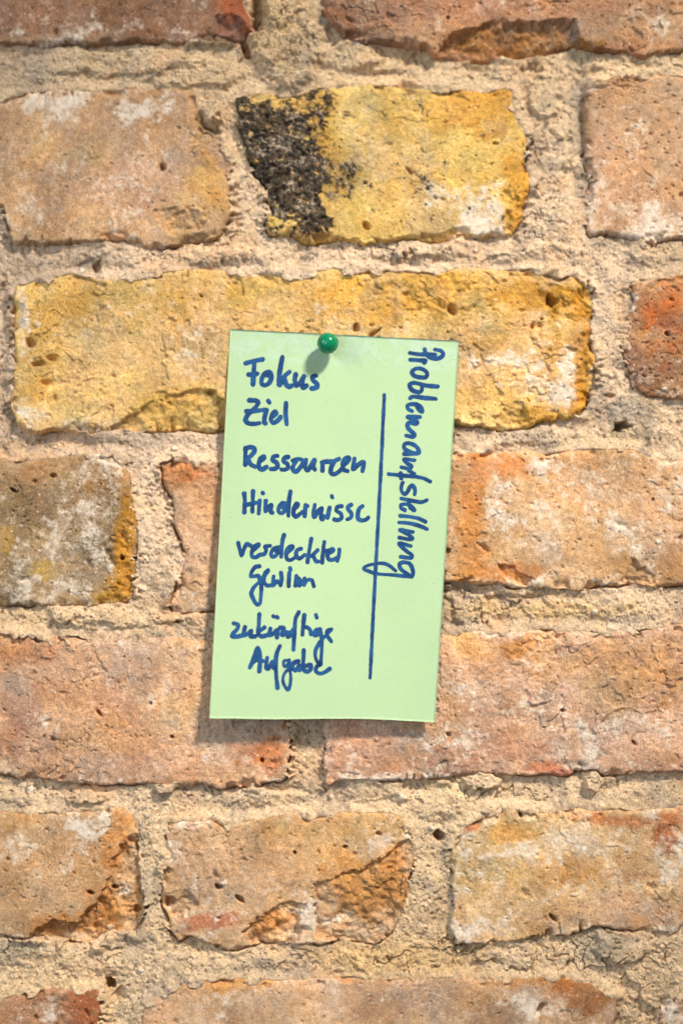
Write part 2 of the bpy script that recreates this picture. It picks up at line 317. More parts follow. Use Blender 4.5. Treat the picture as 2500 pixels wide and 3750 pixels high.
# row F
brick([(-900, 2970), (-200, 2965)] + T(7, (0, 292), (100, 290), (250, 280), (400, 275), (560, 258), (605, 300), (640, 380), (635, 480), (642, 560), (662, 640), (680, 700), (655, 780), (622, 840), (500, 848), (450, 890), (380, 897), (220, 872), (130, 862), (0, 850)) + [(-200, 3430), (-900, 3430)],
      (208, 164, 120), 0.9, alt=(216, 176, 134),
      tint=[(90, 2040, 130, 70, (202, 160, 118), .7), (60, 1890, 70, 20, (206, 152, 100), .7), (280, 1930, 30, 60, (202, 140, 76), .8), (240, 2090, 90, 50, (196, 140, 78), .9), (160, 2130, 90, 30, (188, 130, 72), .9), (150, 1960, 90, 30, (206, 160, 120), .5)],
      lime=[(190, 1890, 80, 40, .7), (230, 1880, 60, 30, .5), (60, 1930, 60, 30, .35), (290, 1970, 26, 60, .65), (170, 1960, 50, 25, .5), (120, 1900, 80, 20, .4), (20, 1950, 30, 40, .4), (300, 2050, 20, 40, .5)], lime0=-.1, pits=90,
      chips=[(T(7, (130, 840), (160, 805), (340, 772), (430, 700), (480, 610), (520, 500), (565, 420), (640, 390), (700, 700), (640, 860), (450, 920), (130, 920)), 5.2, 10)])
brick(T(7, (765, 335), (900, 322), (1040, 332), (1150, 330), (1300, 302), (1568, 286)) + T(8, (80, 280), (200, 290), (265, 305), (312, 370), (332, 430), (335, 500), (320, 580), (305, 680), (285, 780), (240, 850), (180, 885), (0, 872)) + T(7, (1450, 900), (1350, 892), (1200, 890), (1050, 905), (950, 890), (870, 862), (820, 880), (780, 830), (755, 740), (735, 650), (742, 575), (775, 500), (758, 390)),
      (216, 170, 126), 0.8, alt=(224, 182, 140),
      tint=[(560, 2000, 120, 60, (214, 166, 128), .7), (800, 1950, 90, 50, (218, 174, 120), .7), (870, 2040, 80, 80, (208, 150, 84), .9), (640, 2120, 70, 25, (206, 146, 82), .9), (480, 2120, 60, 20, (196, 120, 86), .8), (400, 2030, 30, 40, (206, 158, 108), .7), (860, 1890, 60, 30, (226, 180, 118), .7), (720, 1900, 100, 25, (216, 168, 106), .7), (400, 1900, 30, 40, (196, 158, 130), .5)],
      lime=[(420, 1895, 30, 40, .6), (500, 1880, 80, 26, .5), (430, 2100, 40, 30, .9), (520, 2115, 30, 25, .75), (740, 2100, 60, 50, .85), (620, 2040, 60, 25, .35), (880, 1930, 22, 22, .7), (930, 1990, 16, 60, .5), (800, 2110, 60, 14, .6), (900, 1900, 50, 20, .3)], lime0=-.1, pits=70,
      chips=[(T(7, (1090, 820), (1200, 752), (1320, 692), (1400, 700), (1350, 900), (1200, 900), (1110, 880)), 3.4, 9),
             (T(7, (1430, 600), (1568, 560)) + T(8, (90, 556), (180, 480), (300, 402), (350, 420), (345, 600), (260, 870), (0, 890)) + T(7, (1450, 860)), 2.8, 9),
             (T(7, (735, 600), (760, 660), (820, 670), (870, 620), (900, 720), (840, 770), (770, 760), (730, 680)), 2.0, 10)])
brick(T(8, (510, 370), (560, 332), (680, 287), (800, 272), (900, 285), (1040, 272), (1300, 272), (1568, 256)) + [(2640, 2950), (3300, 2950), (3300, 3400), (2640, 3390)] + T(8, (1568, 820), (1500, 850), (1400, 815), (1250, 820), (1160, 808), (1050, 842), (880, 858), (750, 882), (620, 892), (515, 890), (498, 820), (510, 720), (500, 600), (504, 450)),
      (222, 184, 134), 0.9, alt=(228, 192, 148), rnd=11,
      tint=[(1130, 1990, 90, 70, (218, 182, 122), .7), (1330, 2000, 80, 50, (202, 152, 92), .85), (1180, 1910, 50, 30, (214, 166, 98), .8), (1540, 1900, 40, 40, (196, 118, 68), .9), (1430, 1880, 100, 14, (204, 134, 86), .8), (1480, 2010, 70, 12, (204, 140, 96), .7), (1080, 1900, 20, 12, (206, 130, 88), .9), (1450, 2090, 110, 50, (206, 162, 126), .8), (1300, 2110, 100, 30, (204, 160, 122), .7), (1060, 2090, 30, 40, (190, 148, 100), .6), (1070, 2160, 40, 30, (196, 154, 112), .5), (1500, 1960, 60, 30, (208, 162, 120), .6), (1250, 2060, 120, 30, (216, 178, 132), .5)],
      lime=[(1065, 1950, 20, 70, .55), (1280, 1960, 90, 26, .45), (1400, 1920, 120, 30, .35), (1500, 2010, 60, 25, .5), (1090, 2150, 40, 40, .5), (1200, 2040, 120, 70, .18), (1370, 2020, 90, 20, .5), (1440, 2055, 60, 16, .6), (1060, 2160, 22, 26, .7), (1530, 2090, 40, 25, .4), (1480, 2080, 26, 14, .8)], lime0=-.02, pits=70)
# row G
brick([(-900, 3640), (-200, 3660)] + T(7, (0, 1152), (110, 1117), (200, 1105), (440, 1096), (455, 1150), (450, 1300)) + [(355, 4190), (-900, 4190)],
      (184, 128, 94), 0.6, alt=(196, 142, 108),
      tint=[(190, 2330, 40, 60, (194, 112, 66), .95), (80, 2290, 60, 15, (184, 116, 80), .7), (120, 2320, 40, 40, (188, 126, 92), .7)],
      lime=[(70, 2320, 50, 22, .55), (180, 2340, 40, 20, .5)], lime0=-.02, pits=30)
brick([(520, 3790)] + T(7, (655, 1190), (740, 1112), (850, 1065), (1000, 1045), (1300, 1052), (1568, 1045)) + T(8, (300, 1052), (600, 1048), (800, 1042), (1000, 1047), (1150, 1082), (1260, 1140), (1275, 1200), (1240, 1254)) + [(2260, 4190), (520, 4190)],
      (206, 160, 122), 0.8, alt=(214, 172, 134),
      tint=[(520, 2250, 90, 26, (212, 158, 94), .8), (800, 2240, 90, 20, (210, 152, 96), .8), (1200, 2250, 90, 16, (206, 146, 86), .8), (1360, 2280, 70, 46, (192, 122, 60), .95), (900, 2300, 160, 40, (198, 152, 118), .7), (620, 2320, 130, 40, (204, 156, 116), .6), (1150, 2310, 60, 40, (196, 152, 118), .6)],
      lime=[(500, 2280, 30, 20, .75), (1180, 2290, 50, 18, .55), (600, 2260, 60, 20, .4), (1000, 2250, 40, 12, .5), (1250, 2325, 60, 30, .75), (480, 2320, 60, 30, .4)], lime0=-.08, pits=40)
brick([(2420, 3660), (2640, 3650), (3300, 3650), (3300, 4190), (2400, 4190)],
      (200, 158, 124), -0.6, alt=(212, 172, 138), lime=[(1540, 2330, 60, 60, .5)], lime0=.1, pits=30)
# bricks just beyond the frame
brick([(-1300, 330), (-150, 325), (-140, 890), (-1300, 895)], (206, 158, 118), .6, alt=(216, 172, 130), pits=20)
brick([(-1300, 1010), (-85, 1005), (-90, 1565), (-1300, 1570)], (214, 166, 104), .4, alt=(224, 180, 120), pits=20)

# ------------------------------------------------------------------ mortar bed
SAND = noise(4.2, 27)
zm = -2.6 + 0.75 * M300 + 0.45 * M120 + 0.22 * M50 + 0.12 * M20 + 0.11 * M9 + 0.10 * M5 + 0.09 * SAND
dmax = np.full(X.shape, -1e9)      # distance inside the nearest brick
below = np.zeros(X.shape)          # how close the underside of a brick is
rngp = np.random.default_rng(77)
HB = []
for b in BR:
    P = np.asarray(b['o'], float)
    x0, x1, y0, y1 = P[:, 0].min(), P[:, 0].max(), P[:, 1].min(), P[:, 1].max()
    sj, si = win(x0 - 60, x1 + 60, y0 - 60, y1 + 60)
    d = poly_sdf(b['o'], X[sj, si] + WARPX[sj, si], Y[sj, si] + WARPY[sj, si])
    b['s'] = (sj, si)
    b['d'] = d
    dmax[sj, si] = np.maximum(dmax[sj, si], d)

zm -= 9.0 * sstep(3, 16, dmax)
# lumps, hollows and proud runs of the pointing (view units; mm)
for x, y, rx, ry, a in [
        (660, 90, 80, 130, 4.4), (690, 190, 55, 30, 2.5), (650, 20, 40, 50, 2.2), (590, 25, 16, 40, -7.0), (605, 50, 14, 16, -5), (484, 258, 22, 26, 6.0), (480, 100, 60, 14, 4.0), (250, 140, 230, 30, 2.3),
        (80, 180, 90, 28, 1.8), (450, 170, 120, 30, 2.2), (800, 130, 90, 30, 2.2), (890, 150, 60, 18, 2.2), (940, 165, 40, 25, 1.4), (1450, 150, 120, 28, 2.6), (1120, 175, 150, 16, 1.2),
        (1270, 330, 50, 90, .8), (1290, 480, 60, 70, 1.6), (1080, 572, 240, 22, 1.9), (1150, 596, 120, 14, 1.0), (850, 590, 160, 24, 2.0), (350, 590, 240, 26, 1.8), (550, 590, 100, 22, 1.8),
        (560, 430, 30, 90, 1.6), (1500, 570, 90, 40, 1.6), (60, 560, 50, 30, -1.6), (80, 575, 60, 16, -1.5), (1330, 180, 24, 40, -1.6), (1110, 150, 60, 10, -1.8), (960, 130, 30, 14, -2.0),
        (1390, 700, 24, 90, .8), (1410, 900, 30, 60, 1.2), (1440, 960, 70, 60, .8), (1500, 990, 50, 40, 1.4), (1427, 985, 22, 9, -12.0), (1480, 1000, 14, 50, -1.2),
        (1180, 1000, 150, 24, 1.6), (1060, 1010, 40, 30, 1.2), (20, 1010, 60, 40, .9), (300, 1020, 140, 24, -.6), (340, 1150, 30, 100, 1.3), (345, 1310, 34, 60, 1.7), (240, 1420, 240, 22, 1.9), (450, 1430, 60, 30, .8),
        (1080, 1400, 40, 40, 2.2), (1200, 1400, 110, 26, 1.1), (1400, 1400, 140, 30, 1.3), (1120, 1360, 140, 8, -1.4), (700, 1690, 30, 30, -.5), (690, 1780, 30, 40, 1.1),
        (60, 1835, 50, 14, 1.5), (200, 1830, 46, 18, 3.0), (380, 1810, 30, 14, 3.6), (560, 1815, 150, 10, -1.2), (640, 1840, 120, 20, 1.4), (870, 1820, 70, 30, 1.8), (1000, 1850, 90, 30, 2.0), (1110, 1800, 40, 18, 4.2), (1360, 1800, 28, 20, 4.4), (1180, 1830, 60, 20, -.8), (1480, 1830, 100, 24, 1.3),
        (340, 1900, 24, 60, .9), (350, 2050, 20, 50, -.8), (370, 1990, 12, 30, 1.4), (980, 1900, 40, 60, .8), (970, 2050, 36, 90, 1.2), (1020, 2080, 12, 110, -1.2), (1000, 1920, 16, 9, -9), (485, 298, 20, 9, -6), (497, 100, 40, 6, -5), (1080, 175, 4, 4, -3), (225, 610, 8, 8, -5), (1120, 1440, 9, 7, -5), (410, 1437, 10, 6, -5), (1400, 905, 12, 8, -4), (1345, 350, 10, 10, -4), (1210, 325, 12, 16, -5),
        (60, 2180, 90, 40, 1.9), (200, 2200, 100, 30, 1.0), (300, 2170, 60, 20, -.8), (560, 2180, 160, 20, -.9), (600, 2210, 160, 22, 1.0), (850, 2150, 50, 16, 3.0), (1430, 2170, 70, 45, 3.2), (1240, 2190, 140, 26, .6), (1150, 2180, 60, 10, -1.2), (1500, 2250, 80, 40, 1.2),
        (270, 2290, 14, 20, -3.0), (330, 2290, 60, 50, .4), (1450, 2310, 60, 40, 1.2), (245, 2265, 15, 13, -10)]:
    x, y, rx, ry = x * R1 / 1568, y * R1 / 1568, rx * R1 / 1568, ry * R1 / 1568
    sj, si = win(x - 2 * rx, x + 2 * rx, y - 2 * ry, y + 2 * ry)
    u = ((X[sj, si] + 2.0 * WARPX[sj, si] - x) / rx) ** 2 + ((Y[sj, si] + 2.0 * WARPY[sj, si] - y) / ry) ** 2
    zm[sj, si] += a * (1 - (sstep(0.75, 1.12, np.sqrt(u)) if abs(a) > 2 else sstep(.4, 1.3, np.sqrt(u))))

pm = sstep(-.2, .8, noise(240, 65))
zm += pm * (.85 * np.clip(PLV, -1.5, 1.5) * sstep(0, 9, PLE) - 2.2 * sstep(7, 1, PLE) * sstep(-.3, .6, noise(90, 66)))
# crumbled surface: sand pits, crumbs, cracks and the shrinkage gap under the bricks
for k in range(7500):
    x, y = rngp.uniform(-40, 2540), rngp.uniform(-40, 3790)
    r = rngp.uniform(2.6, 5.2) if rngp.random() < .94 else rngp.uniform(6, 13)
    stamp(zm, x, y, r, -rngp.uniform(.4, 1.5), rngp.uniform(1, 1.7), rngp.uniform(0, 3.1), 3.0)
for k in range(900):
    x, y = rngp.uniform(-40, 2540), rngp.uniform(-40, 3790)
    stamp(zm, x, y, rngp.uniform(5, 16), rngp.uniform(.2, .7), rngp.uniform(1, 1.6), rngp.uniform(0, 3.1), 3.5)
PEB = [(115, 2892, 16), (2176, 2242, 10), (540, 2988, 9), (1472, 2922, 14), (1580, 3032, 9), (515, 3560, 10), (2080, 1035, 7), (1215, 2920, 9), (1410, 1420, 7), (300, 985, 8), (640, 1640, 9), (1930, 560, 7), (2270, 1560, 8)]
for x, y, r in PEB:
    stamp(zm, x, y, r, 1.6, 1.2, .4, 4)
crk = np.abs(fbm(150, 4, 61, gain=.6))
zm -= 2.2 * sstep(0.035, 0.0, crk) * sstep(0.9, 1.5, noise(160, 62))
gapn = noise(70, 63) + 0.5 * noise(25, 64)
yup = np.empty_like(dmax)
yup[3:] = dmax[:-3]
yup[:3] = dmax[:3]
under = sstep(0.0, 3.0, yup - dmax)                       # 1 where the brick lies above this point
# pointing comes up flush with the tops and ends of the bricks and falls away below them
flush = np.clip((1 - under) * sstep(-2.4, -.9, N120 + .6 * M50 + .3) + under * sstep(.7, 1.3, M120), 0, 1)
for x, y, rx, ry in [(955, 2060, 24, 130), (1035, 2090, 24, 120), (470, 2090, 24, 110), (1335, 290, 24, 90), (1410, 640, 26, 26), (1430, 880, 22, 40), (285, 2300, 24, 50), (735, 1740, 22, 80), (20, 600, 30, 60), (600, 40, 30, 60), (480, 240, 26, 50), (0, 1000, 30, 60)]:
    kk = R1 / 1568
    flush = flush * sstep(.6, 1.3, np.hypot((X - x * kk) / (rx * kk), (Y - y * kk) / (ry * kk)))
smear = np.clip(.8 * fbm(70, 4, 67, gain=.7) + .25, 0, 1.8)
reach = 4 + 17 * smear
near = sstep(-52, -4, dmax) * sstep(0, -5, dmax - reach)
zm = zm + flush * near * (np.maximum(zm, -.75 + .95 * smear + .22 * M50 + .12 * M9) - zm)
zm -= 5.5 * sstep(-8, -3, dmax) * sstep(-0.1, 0.5, .62 * gapn + 1.35 * under - 1.15)

# ------------------------------------------------------------------ bricks: relief and colour
for bi, b in enumerate(BR):
    sj, si = b['s']
    d = b['d']
    x, y = X[sj, si], Y[sj, si]
    rng = np.random.default_rng(500 + bi)
    roll = lambda F: np.roll(F, (37 * bi, 53 * bi), (0, 1))[sj, si]
    rg = b['rough'] * rng.uniform(.55, 1.5)
    P = np.asarray(b['o'], float)
    xm, ym = np.clip(P[:, 0], -300, 2800).mean(), np.clip(P[:, 1], -300, 4000).mean()
    zb = b['z'] + b['tilt'][0] * (x - xm) + b['tilt'][1] * (y - ym)
    zb = zb + 0.30 * N300[sj, si] + rg * (0.22 * N120[sj, si] + 0.085 * N50[sj, si] + 0.045 * N20[sj, si] + 0.045 * N9[sj, si] + 0.045 * N5[sj, si] + 0.05 * GRAIN[sj, si] * sstep(-.5, 1.2, TINTN[2][sj, si]))
    F = np.zeros_like(X)
    PITC = np.zeros_like(X)
    bx0, bx1 = max(P[:, 0].min(), -60), min(P[:, 0].max(), 2560)
    by0, by1 = max(P[:, 1].min(), -60), min(P[:, 1].max(), 3800)
    npit = b['pits'] if bx1 > bx0 else 0
    for k in range(int(npit * 1.6)):
        r = rng.uniform(2.4, 4.6) if rng.random() < .965 else rng.uniform(5, 12)
        px_, py_ = rng.uniform(bx0, bx1), rng.uniform(by0, by1)
        a_ = -rng.uniform(.4, 1.2) * (1 + (r > 5) * .9)
        stamp(F, px_, py_, r, a_, rng.uniform(1, 2.0), rng.normal(0, .6), 3.0)
    for hx, hy, hr, hd, he, ha in HOLES:
        if P[:, 0].min() < hx < P[:, 0].max() and P[:, 1].min() < hy < P[:, 1].max():
            stamp(F, hx, hy, hr * .95, -hd * 1.5, he, ha, 4.5)
    zb = zb + F[sj, si]
    fm = sstep(.1, 1.1, roll(N120) + .4 * rg - .2)
    zb = zb + fm * rg * (.30 * np.clip(FLV[sj, si], -1.6, 1.6) * sstep(0, 8, FLE[sj, si]) - .5 * sstep(5, 1, FLE[sj, si]) * sstep(.2, 1., roll(M50)))
    ck = np.abs(roll(N120) + .35 * roll(N20))
    zb = zb - .9 * sstep(.03, 0, ck) * sstep(.9, 1.5, roll(M120))
    lime = b['lime0'] + 0.24 * (0.75 * LIMEN[sj, si] + 0.55 * LIMEF[sj, si])
    base = np.empty(x.shape + (3,))
    t = sstep(-1.1, 1.1, TINTN[0][sj, si])[..., None]
    base[:] = balb(*b['base']) * (1 - t) + balb(*(b['alt'] or b['base'])) * t
    kk = R1 / 1568

    def blob(cx, cy, rx, ry, soft=1.0):
        wx_, wy_ = 0.30 * rx * kk * TINTN[2][sj, si], 0.30 * ry * kk * TINTN[3][sj, si]
        u = np.sqrt(((x + wx_ - cx * kk) / (rx * kk)) ** 2 + ((y + wy_ - cy * kk) / (ry * kk)) ** 2)
        return 1 - sstep(1 - .42 * soft, 1 + .34 * soft, u)
    for cx, cy, rx, ry, c, a in b['tint']:
        m = (blob(cx, cy, rx * 1.05, ry * 1.05) * a)[..., None]
        base = base * (1 - m) + (alb(*c) if a >= .8 else balb(*c)) * m
        lime = lime - (.34 if a >= .8 else 0) * m[..., 0]
    for cx, cy, rx, ry, a in b['lime']:
        lime = lime + a * 0.62 * blob(cx, cy, rx * 1.15, ry * 1.15, 1.7)
    soot = np.zeros(x.shape)
    for cx, cy, rx, ry, a in b['soot']:
        soot = np.maximum(soot, a * blob(cx, cy, rx, ry, .9))
    if b['soot']:
        zb = zb - .30 * soot * np.abs(N9[sj, si]) + .12 * soot * N20[sj, si]
        zb = zb + sstep(.4, .8, soot) * (.3 + .30 * N9[sj, si] + .30 * N20[sj, si] + .16 * N5[sj, si])
        soot = soot * .85 - .13 + .21 * LIMEF[sj, si] + .12 * LIMEN[sj, si]
    # chips: broken away, rough, fresh coloured
    for cp, dep, soft in b['chips']:
        dc = poly_sdf(cp, x + 1.6 * WARPX[sj, si], y + 1.6 * WARPY[sj, si])
        m = sstep(-2, soft, dc)
        zb = zb - m * (dep * (.45 + .75 * np.clip((y - min(q[1] for q in cp)) / (max(q[1] for q in cp) - min(q[1] for q in cp)), 0, 1)) + .5 * N50[sj, si] + .42 * N20[sj, si] + .22 * N9[sj, si] + .5 * np.clip(FLV[sj, si], -1.5, 1.5) * sstep(0, 6, FLE[sj, si]))
        lime = lime - .28 * m
    # edges
    dn = np.empty_like(d)
    dn[3:-3] = d[6:] - d[:-6]
    dn[:3], dn[-3:] = dn[3], dn[-4]
    upper = sstep(0, 9, dn)                                # 1 along the upper edge
    R = (b['rnd'] * (.7 + 1.5 * upper)) * (1.0 + .45 * np.clip(N120[sj, si], -1.5, 2)) + 3
    tt = np.clip(d / R, 0, 1)
    zb = zb - (2.3 - 1.3 * upper) * (1 - np.sqrt(np.clip(1 - (1 - tt) ** 2, 0, 1)))
    zb = zb - np.clip(-d, 0, 40) * 0.75
    zb = zb - 2.6 * sstep(34, 4, d) * sstep(.55, 1.25, roll(M50)) - 2.0 * sstep(58, 6, d) * sstep(1.0, 1.6, roll(M120))          # spalled arrises
    lime = lime + .24 * sstep(44, 2, d) * sstep(-.6, 1.0, M120[sj, si])
    c2 = lambda q: np.clip(q[sj, si], -2, 2)[..., None]
    lum = base.mean(-1, keepdims=True)
    gm_ = sstep(.3, 1.8, HUE1[sj, si])[..., None] * .26
    base = base * (1 - gm_) + (lum * np.array((1.12, .99, .86))) * gm_             # greyish, lilac tinged fire skin
    base = base * (1 + c2(HUE2) * np.array((.035, -.012, -.085)) + c2(TINTN[1]) * .10 + c2(TINTN[3]) * .10)
    base = np.clip(base, .01, .86)
    zb = zb + .09 * sstep(.3, .7, lime)                                   # skin of old lime
    b['z_'], b['lime_'], b['soot_'], b['base_'] = zb, lime, soot, base

# ------------------------------------------------------------------ materials
def nmat(name):
    m = bpy.data.materials.new(name)
    m.use_nodes = True
    nt = m.node_tree
    return m, nt, nt.nodes['Principled BSDF']


def N(nt, kind, **kw):
    n = nt.nodes.new(kind)
    for k, v in kw.items():
        if k.startswith('i_'):
            n.inputs[k[2:].replace('_', ' ')].default_value = v
        else:
            setattr(n, k, v)
    return n


def math_(nt, op, a, b=None, c=None, clamp=False):
    n = N(nt, 'ShaderNodeMath', operation=op, use_clamp=clamp)
    for i, v in enumerate((a, b, c)):
        if v is None:
            continue
        if isinstance(v, (int, float)):
            n.inputs[i].default_value = v
        else:
            nt.links.new(v, n.inputs[i])
    return n.outputs[0]


def ramp(nt, v, a, b, lo=0.0, hi=1.0):
    n = N(nt, 'ShaderNodeMapRange', interpolation_type='SMOOTHSTEP')
    for i, q in zip((1, 2, 3, 4), (a, b, lo, hi)):
        n.inputs[i].default_value = q
    nt.links.new(v, n.inputs[0])
    return n.outputs[0]


def mixc(nt, f, a, b, blend='MIX'):
    n = N(nt, 'ShaderNodeMix', data_type='RGBA', blend_type=blend)
    for k, v in (('Factor', f), ('A', a), ('B', b)):
        s = [q for q in n.inputs if q.name == k and (q.type == 'RGBA' if k != 'Factor' else q.type == 'VALUE')][0]
        if isinstance(v, (int, float)):
            s.default_value = v
        elif isinstance(v, (tuple, list, np.ndarray)):
            s.default_value = tuple(v) + (1,) if len(v) == 3 else tuple(v)
        else:
            nt.links.new(v, s)
    return [q for q in n.outputs if q.type == 'RGBA'][0]


def noi(nt, co, scale, detail=3, rough=.6, dist=0.0):
    n = N(nt, 'ShaderNodeTexNoise')
    n.inputs['Scale'].default_value = scale
    n.inputs['Detail'].default_value = detail
    n.inputs['Roughness'].default_value = rough
    n.inputs['Distortion'].default_value = dist
    nt.links.new(co, n.inputs['Vector'])
    return n.outputs['Fac']


def vor(nt, co, scale, rnd=1.0):
    n = N(nt, 'ShaderNodeTexVoronoi')
    n.inputs['Scale'].default_value = scale
    n.inputs['Randomness'].default_value = rnd
    nt.links.new(co, n.inputs['Vector'])
    return n.outputs['Distance']


def wall_material(name, mortar):
    m, nt, p = nmat(name)
    co = N(nt, 'ShaderNodeTexCoord').outputs['Object']
    tint = N(nt, 'ShaderNodeAttribute', attribute_name='tint').outputs['Color']
    mask = N(nt, 'ShaderNodeAttribute', attribute_name='mask')
    sep = N(nt, 'ShaderNodeSeparateColor')
    nt.links.new(mask.outputs['Color'], sep.inputs[0])
    lime, soot = sep.outputs[0], sep.outputs[1]
    f1 = noi(nt, co, 420, 4, .7)
    f2 = noi(nt, co, 1500, 3, .75)
    f3 = noi(nt, co, 130, 4, .65)
    c = mixc(nt, 1.0, tint, mixc(nt, ramp(nt, f1, .28, .72), (.80, .76, .72), (1.16, 1.15, 1.13)), 'MULTIPLY')
    c = mixc(nt, 1.0, c, mixc(nt, ramp(nt, f2, .3, .7), (.72, .70, .68), (1.24, 1.23, 1.22)), 'MULTIPLY')
    if not mortar:
        dust = math_(nt, 'MULTIPLY', ramp(nt, f2, .42, .70), ramp(nt, noi(nt, co, 70, 5, .75), .36, .66))
        c = mixc(nt, math_(nt, 'MULTIPLY', dust, .22), c, alb(240, 218, 192))
    if mortar:
        # dark and pale sand grains
        g = vor(nt, co, 640)
        gm = math_(nt, 'MULTIPLY', ramp(nt, g, .36, .20), ramp(nt, noi(nt, co, 260, 3, .7), .46, .60))
        c = mixc(nt, math_(nt, 'MULTIPLY', gm, .85), c, alb(96, 88, 84))
        g2 = vor(nt, co, 430)
        gm2 = math_(nt, 'MULTIPLY', ramp(nt, g2, .26, .14), ramp(nt, noi(nt, co, 300, 2), .52, .62))
        c = mixc(nt, math_(nt, 'MULTIPLY', gm2, .6), c, alb(246, 232, 210))
        c = mixc(nt, math_(nt, 'MULTIPLY', ramp(nt, f3, .56, .72), .35), c, alb(182, 168, 152))
    else:
        # dark of small pores painted as specks, pale lime flecks
        g = vor(nt, co, 300)
        gm = math_(nt, 'MULTIPLY', ramp(nt, g, .19, .08), ramp(nt, f3, .47, .57))
        c = mixc(nt, math_(nt, 'MULTIPLY', gm, .72), c, alb(104, 72, 48))
        g2 = vor(nt, co, 350)
        gm2 = math_(nt, 'MULTIPLY', ramp(nt, g2, .22, .10), ramp(nt, noi(nt, co, 95, 3), .52, .62))
        c = mixc(nt, math_(nt, 'MULTIPLY', gm2, .7), c, alb(240, 222, 200))
        # old lime wash left on the face
        lf = math_(nt, 'ADD', lime, math_(nt, 'MULTIPLY', math_(nt, 'SUBTRACT', f1, .5), .55))
        lf = math_(nt, 'ADD', lf, math_(nt, 'MULTIPLY', math_(nt, 'SUBTRACT', f2, .5), .35))
        lm = ramp(nt, lf, .08, .82)
        lcol = mixc(nt, ramp(nt, f1, .35, .65), alb(232, 210, 186), alb(252, 240, 224))
        c = mixc(nt, math_(nt, 'MULTIPLY', lm, .86), c, lcol)
        # soot crust
        sf = math_(nt, 'ADD', soot, math_(nt, 'MULTIPLY', math_(nt, 'SUBTRACT', f1, .5), .5))
        sf = math_(nt, 'ADD', sf, math_(nt, 'MULTIPLY', math_(nt, 'SUBTRACT', f2, .5), .35))
        sm = ramp(nt, sf, .16, .56)
        scol = mixc(nt, ramp(nt, f3, .40, .62), alb(42, 39, 40), alb(74, 62, 54))
        scol = mixc(nt, ramp(nt, noi(nt, co, 260, 5, .85), .51, .66), scol, alb(188, 172, 154))
        c = mixc(nt, math_(nt, 'MULTIPLY', sm, .95), c, scol)
    nt.links.new(c, p.inputs['Base Color'])
    p.inputs['Roughness'].default_value = .93
    p.inputs['Specular IOR Level'].default_value = .25
    hb = math_(nt, 'ADD', f1, math_(nt, 'MULTIPLY', f2, .5))
    bump = N(nt, 'ShaderNodeBump')
    bump.inputs['Strength'].default_value = .7 if mortar else .6
    bump.inputs['Distance'].default_value = .0007 if mortar else .0004
    nt.links.new(hb, bump.inputs['Height'])
    nt.links.new(bump.outputs['Normal'], p.inputs['Normal'])
    return m


MAT_BRICK = wall_material('fired_clay', False)
MAT_MORTAR = wall_material('lime_mortar', True)


# ------------------------------------------------------------------ mesh building
def world(px, py, hmm):
    x, _, z = through_pixel(px, py, 0.0)
    return np.stack([x, -hmm * 0.001, z], -1)


def mesh_from(name, V, F, mat, attrs=None, smooth=True):
    me = bpy.data.meshes.new(name)
    F = np.asarray(F, np.int32)
    me.vertices.add(len(V))
    me.vertices.foreach_set('co', np.asarray(V, np.float32).ravel())
    me.loops.add(F.size)
    me.loops.foreach_set('vertex_index', F.ravel())
    me.polygons.add(len(F))
    me.polygons.foreach_set('loop_start', np.arange(0, F.size, F.shape[1], dtype=np.int32))
    me.polygons.foreach_set('use_smooth', np.full(len(F), smooth))
    me.update(calc_edges=True)
    me.validate()
    for k, a in (attrs or {}).items():
        if a.ndim == 1:
            at = me.attributes.new(k, 'FLOAT', 'POINT')
            at.data.foreach_set('value', a.astype(np.float32))
        else:
            at = me.attributes.new(k, 'FLOAT_COLOR', 'POINT')
            at.data.foreach_set('color', np.concatenate([a, np.ones((len(a), 1))], 1).astype(np.float32).ravel())
    me.materials.append(mat)
    return me


def grid_faces(keep):
    """keep: cell mask of a (rows, cols) vertex grid -> used vertex ids and compact quads facing the viewer"""
    h, w_ = keep.shape[0] + 1, keep.shape[1] + 1
    idx = np.arange(h * w_).reshape(h, w_)
    a, b_, c, d_ = idx[:-1, :-1][keep], idx[1:, :-1][keep], idx[1:, 1:][keep], idx[:-1, 1:][keep]
    Q = np.stack([a, b_, c, d_], 1)
    used, inv = np.unique(Q.ravel(), return_inverse=True)
    return used, inv.reshape(-1, 4)


def close_back(V, Q, depth):
    """drop a skirt from the rim straight back and close it with a copy of the rim, so the piece is solid"""
    E = np.concatenate([Q[:, [0, 1]], Q[:, [1, 2]], Q[:, [2, 3]], Q[:, [3, 0]]])
    key = E.min(1).astype(np.int64) * (len(V) + 1) + E.max(1)
    u, first, cnt = np.unique(key, return_index=True, return_counts=True)
    rim = E[first[cnt == 1]]
    ids = np.unique(rim)
    m = {int(v): len(V) + k for k, v in enumerate(ids)}
    B = V[ids].copy()
    B[:, 1] = depth
    V2 = np.concatenate([V, B])
    S = np.array([(b_, a, m[int(a)], m[int(b_)]) for a, b_ in rim], np.int32)
    return V2, np.concatenate([Q, S]), ids


def link(name, me, parent=None, **props):
    o = bpy.data.objects.new(name, me)
    COL.objects.link(o)
    if parent is not None:
        o.parent = parent
    for k, v in props.items():
        o[k] = v
    return o


# ---- the note's shape: it lies against the bricks at the pin and curls away below
TL, TR, BRc, BL = (843, 1205), (1681, 1248), (1592, 2645), (767, 2630)


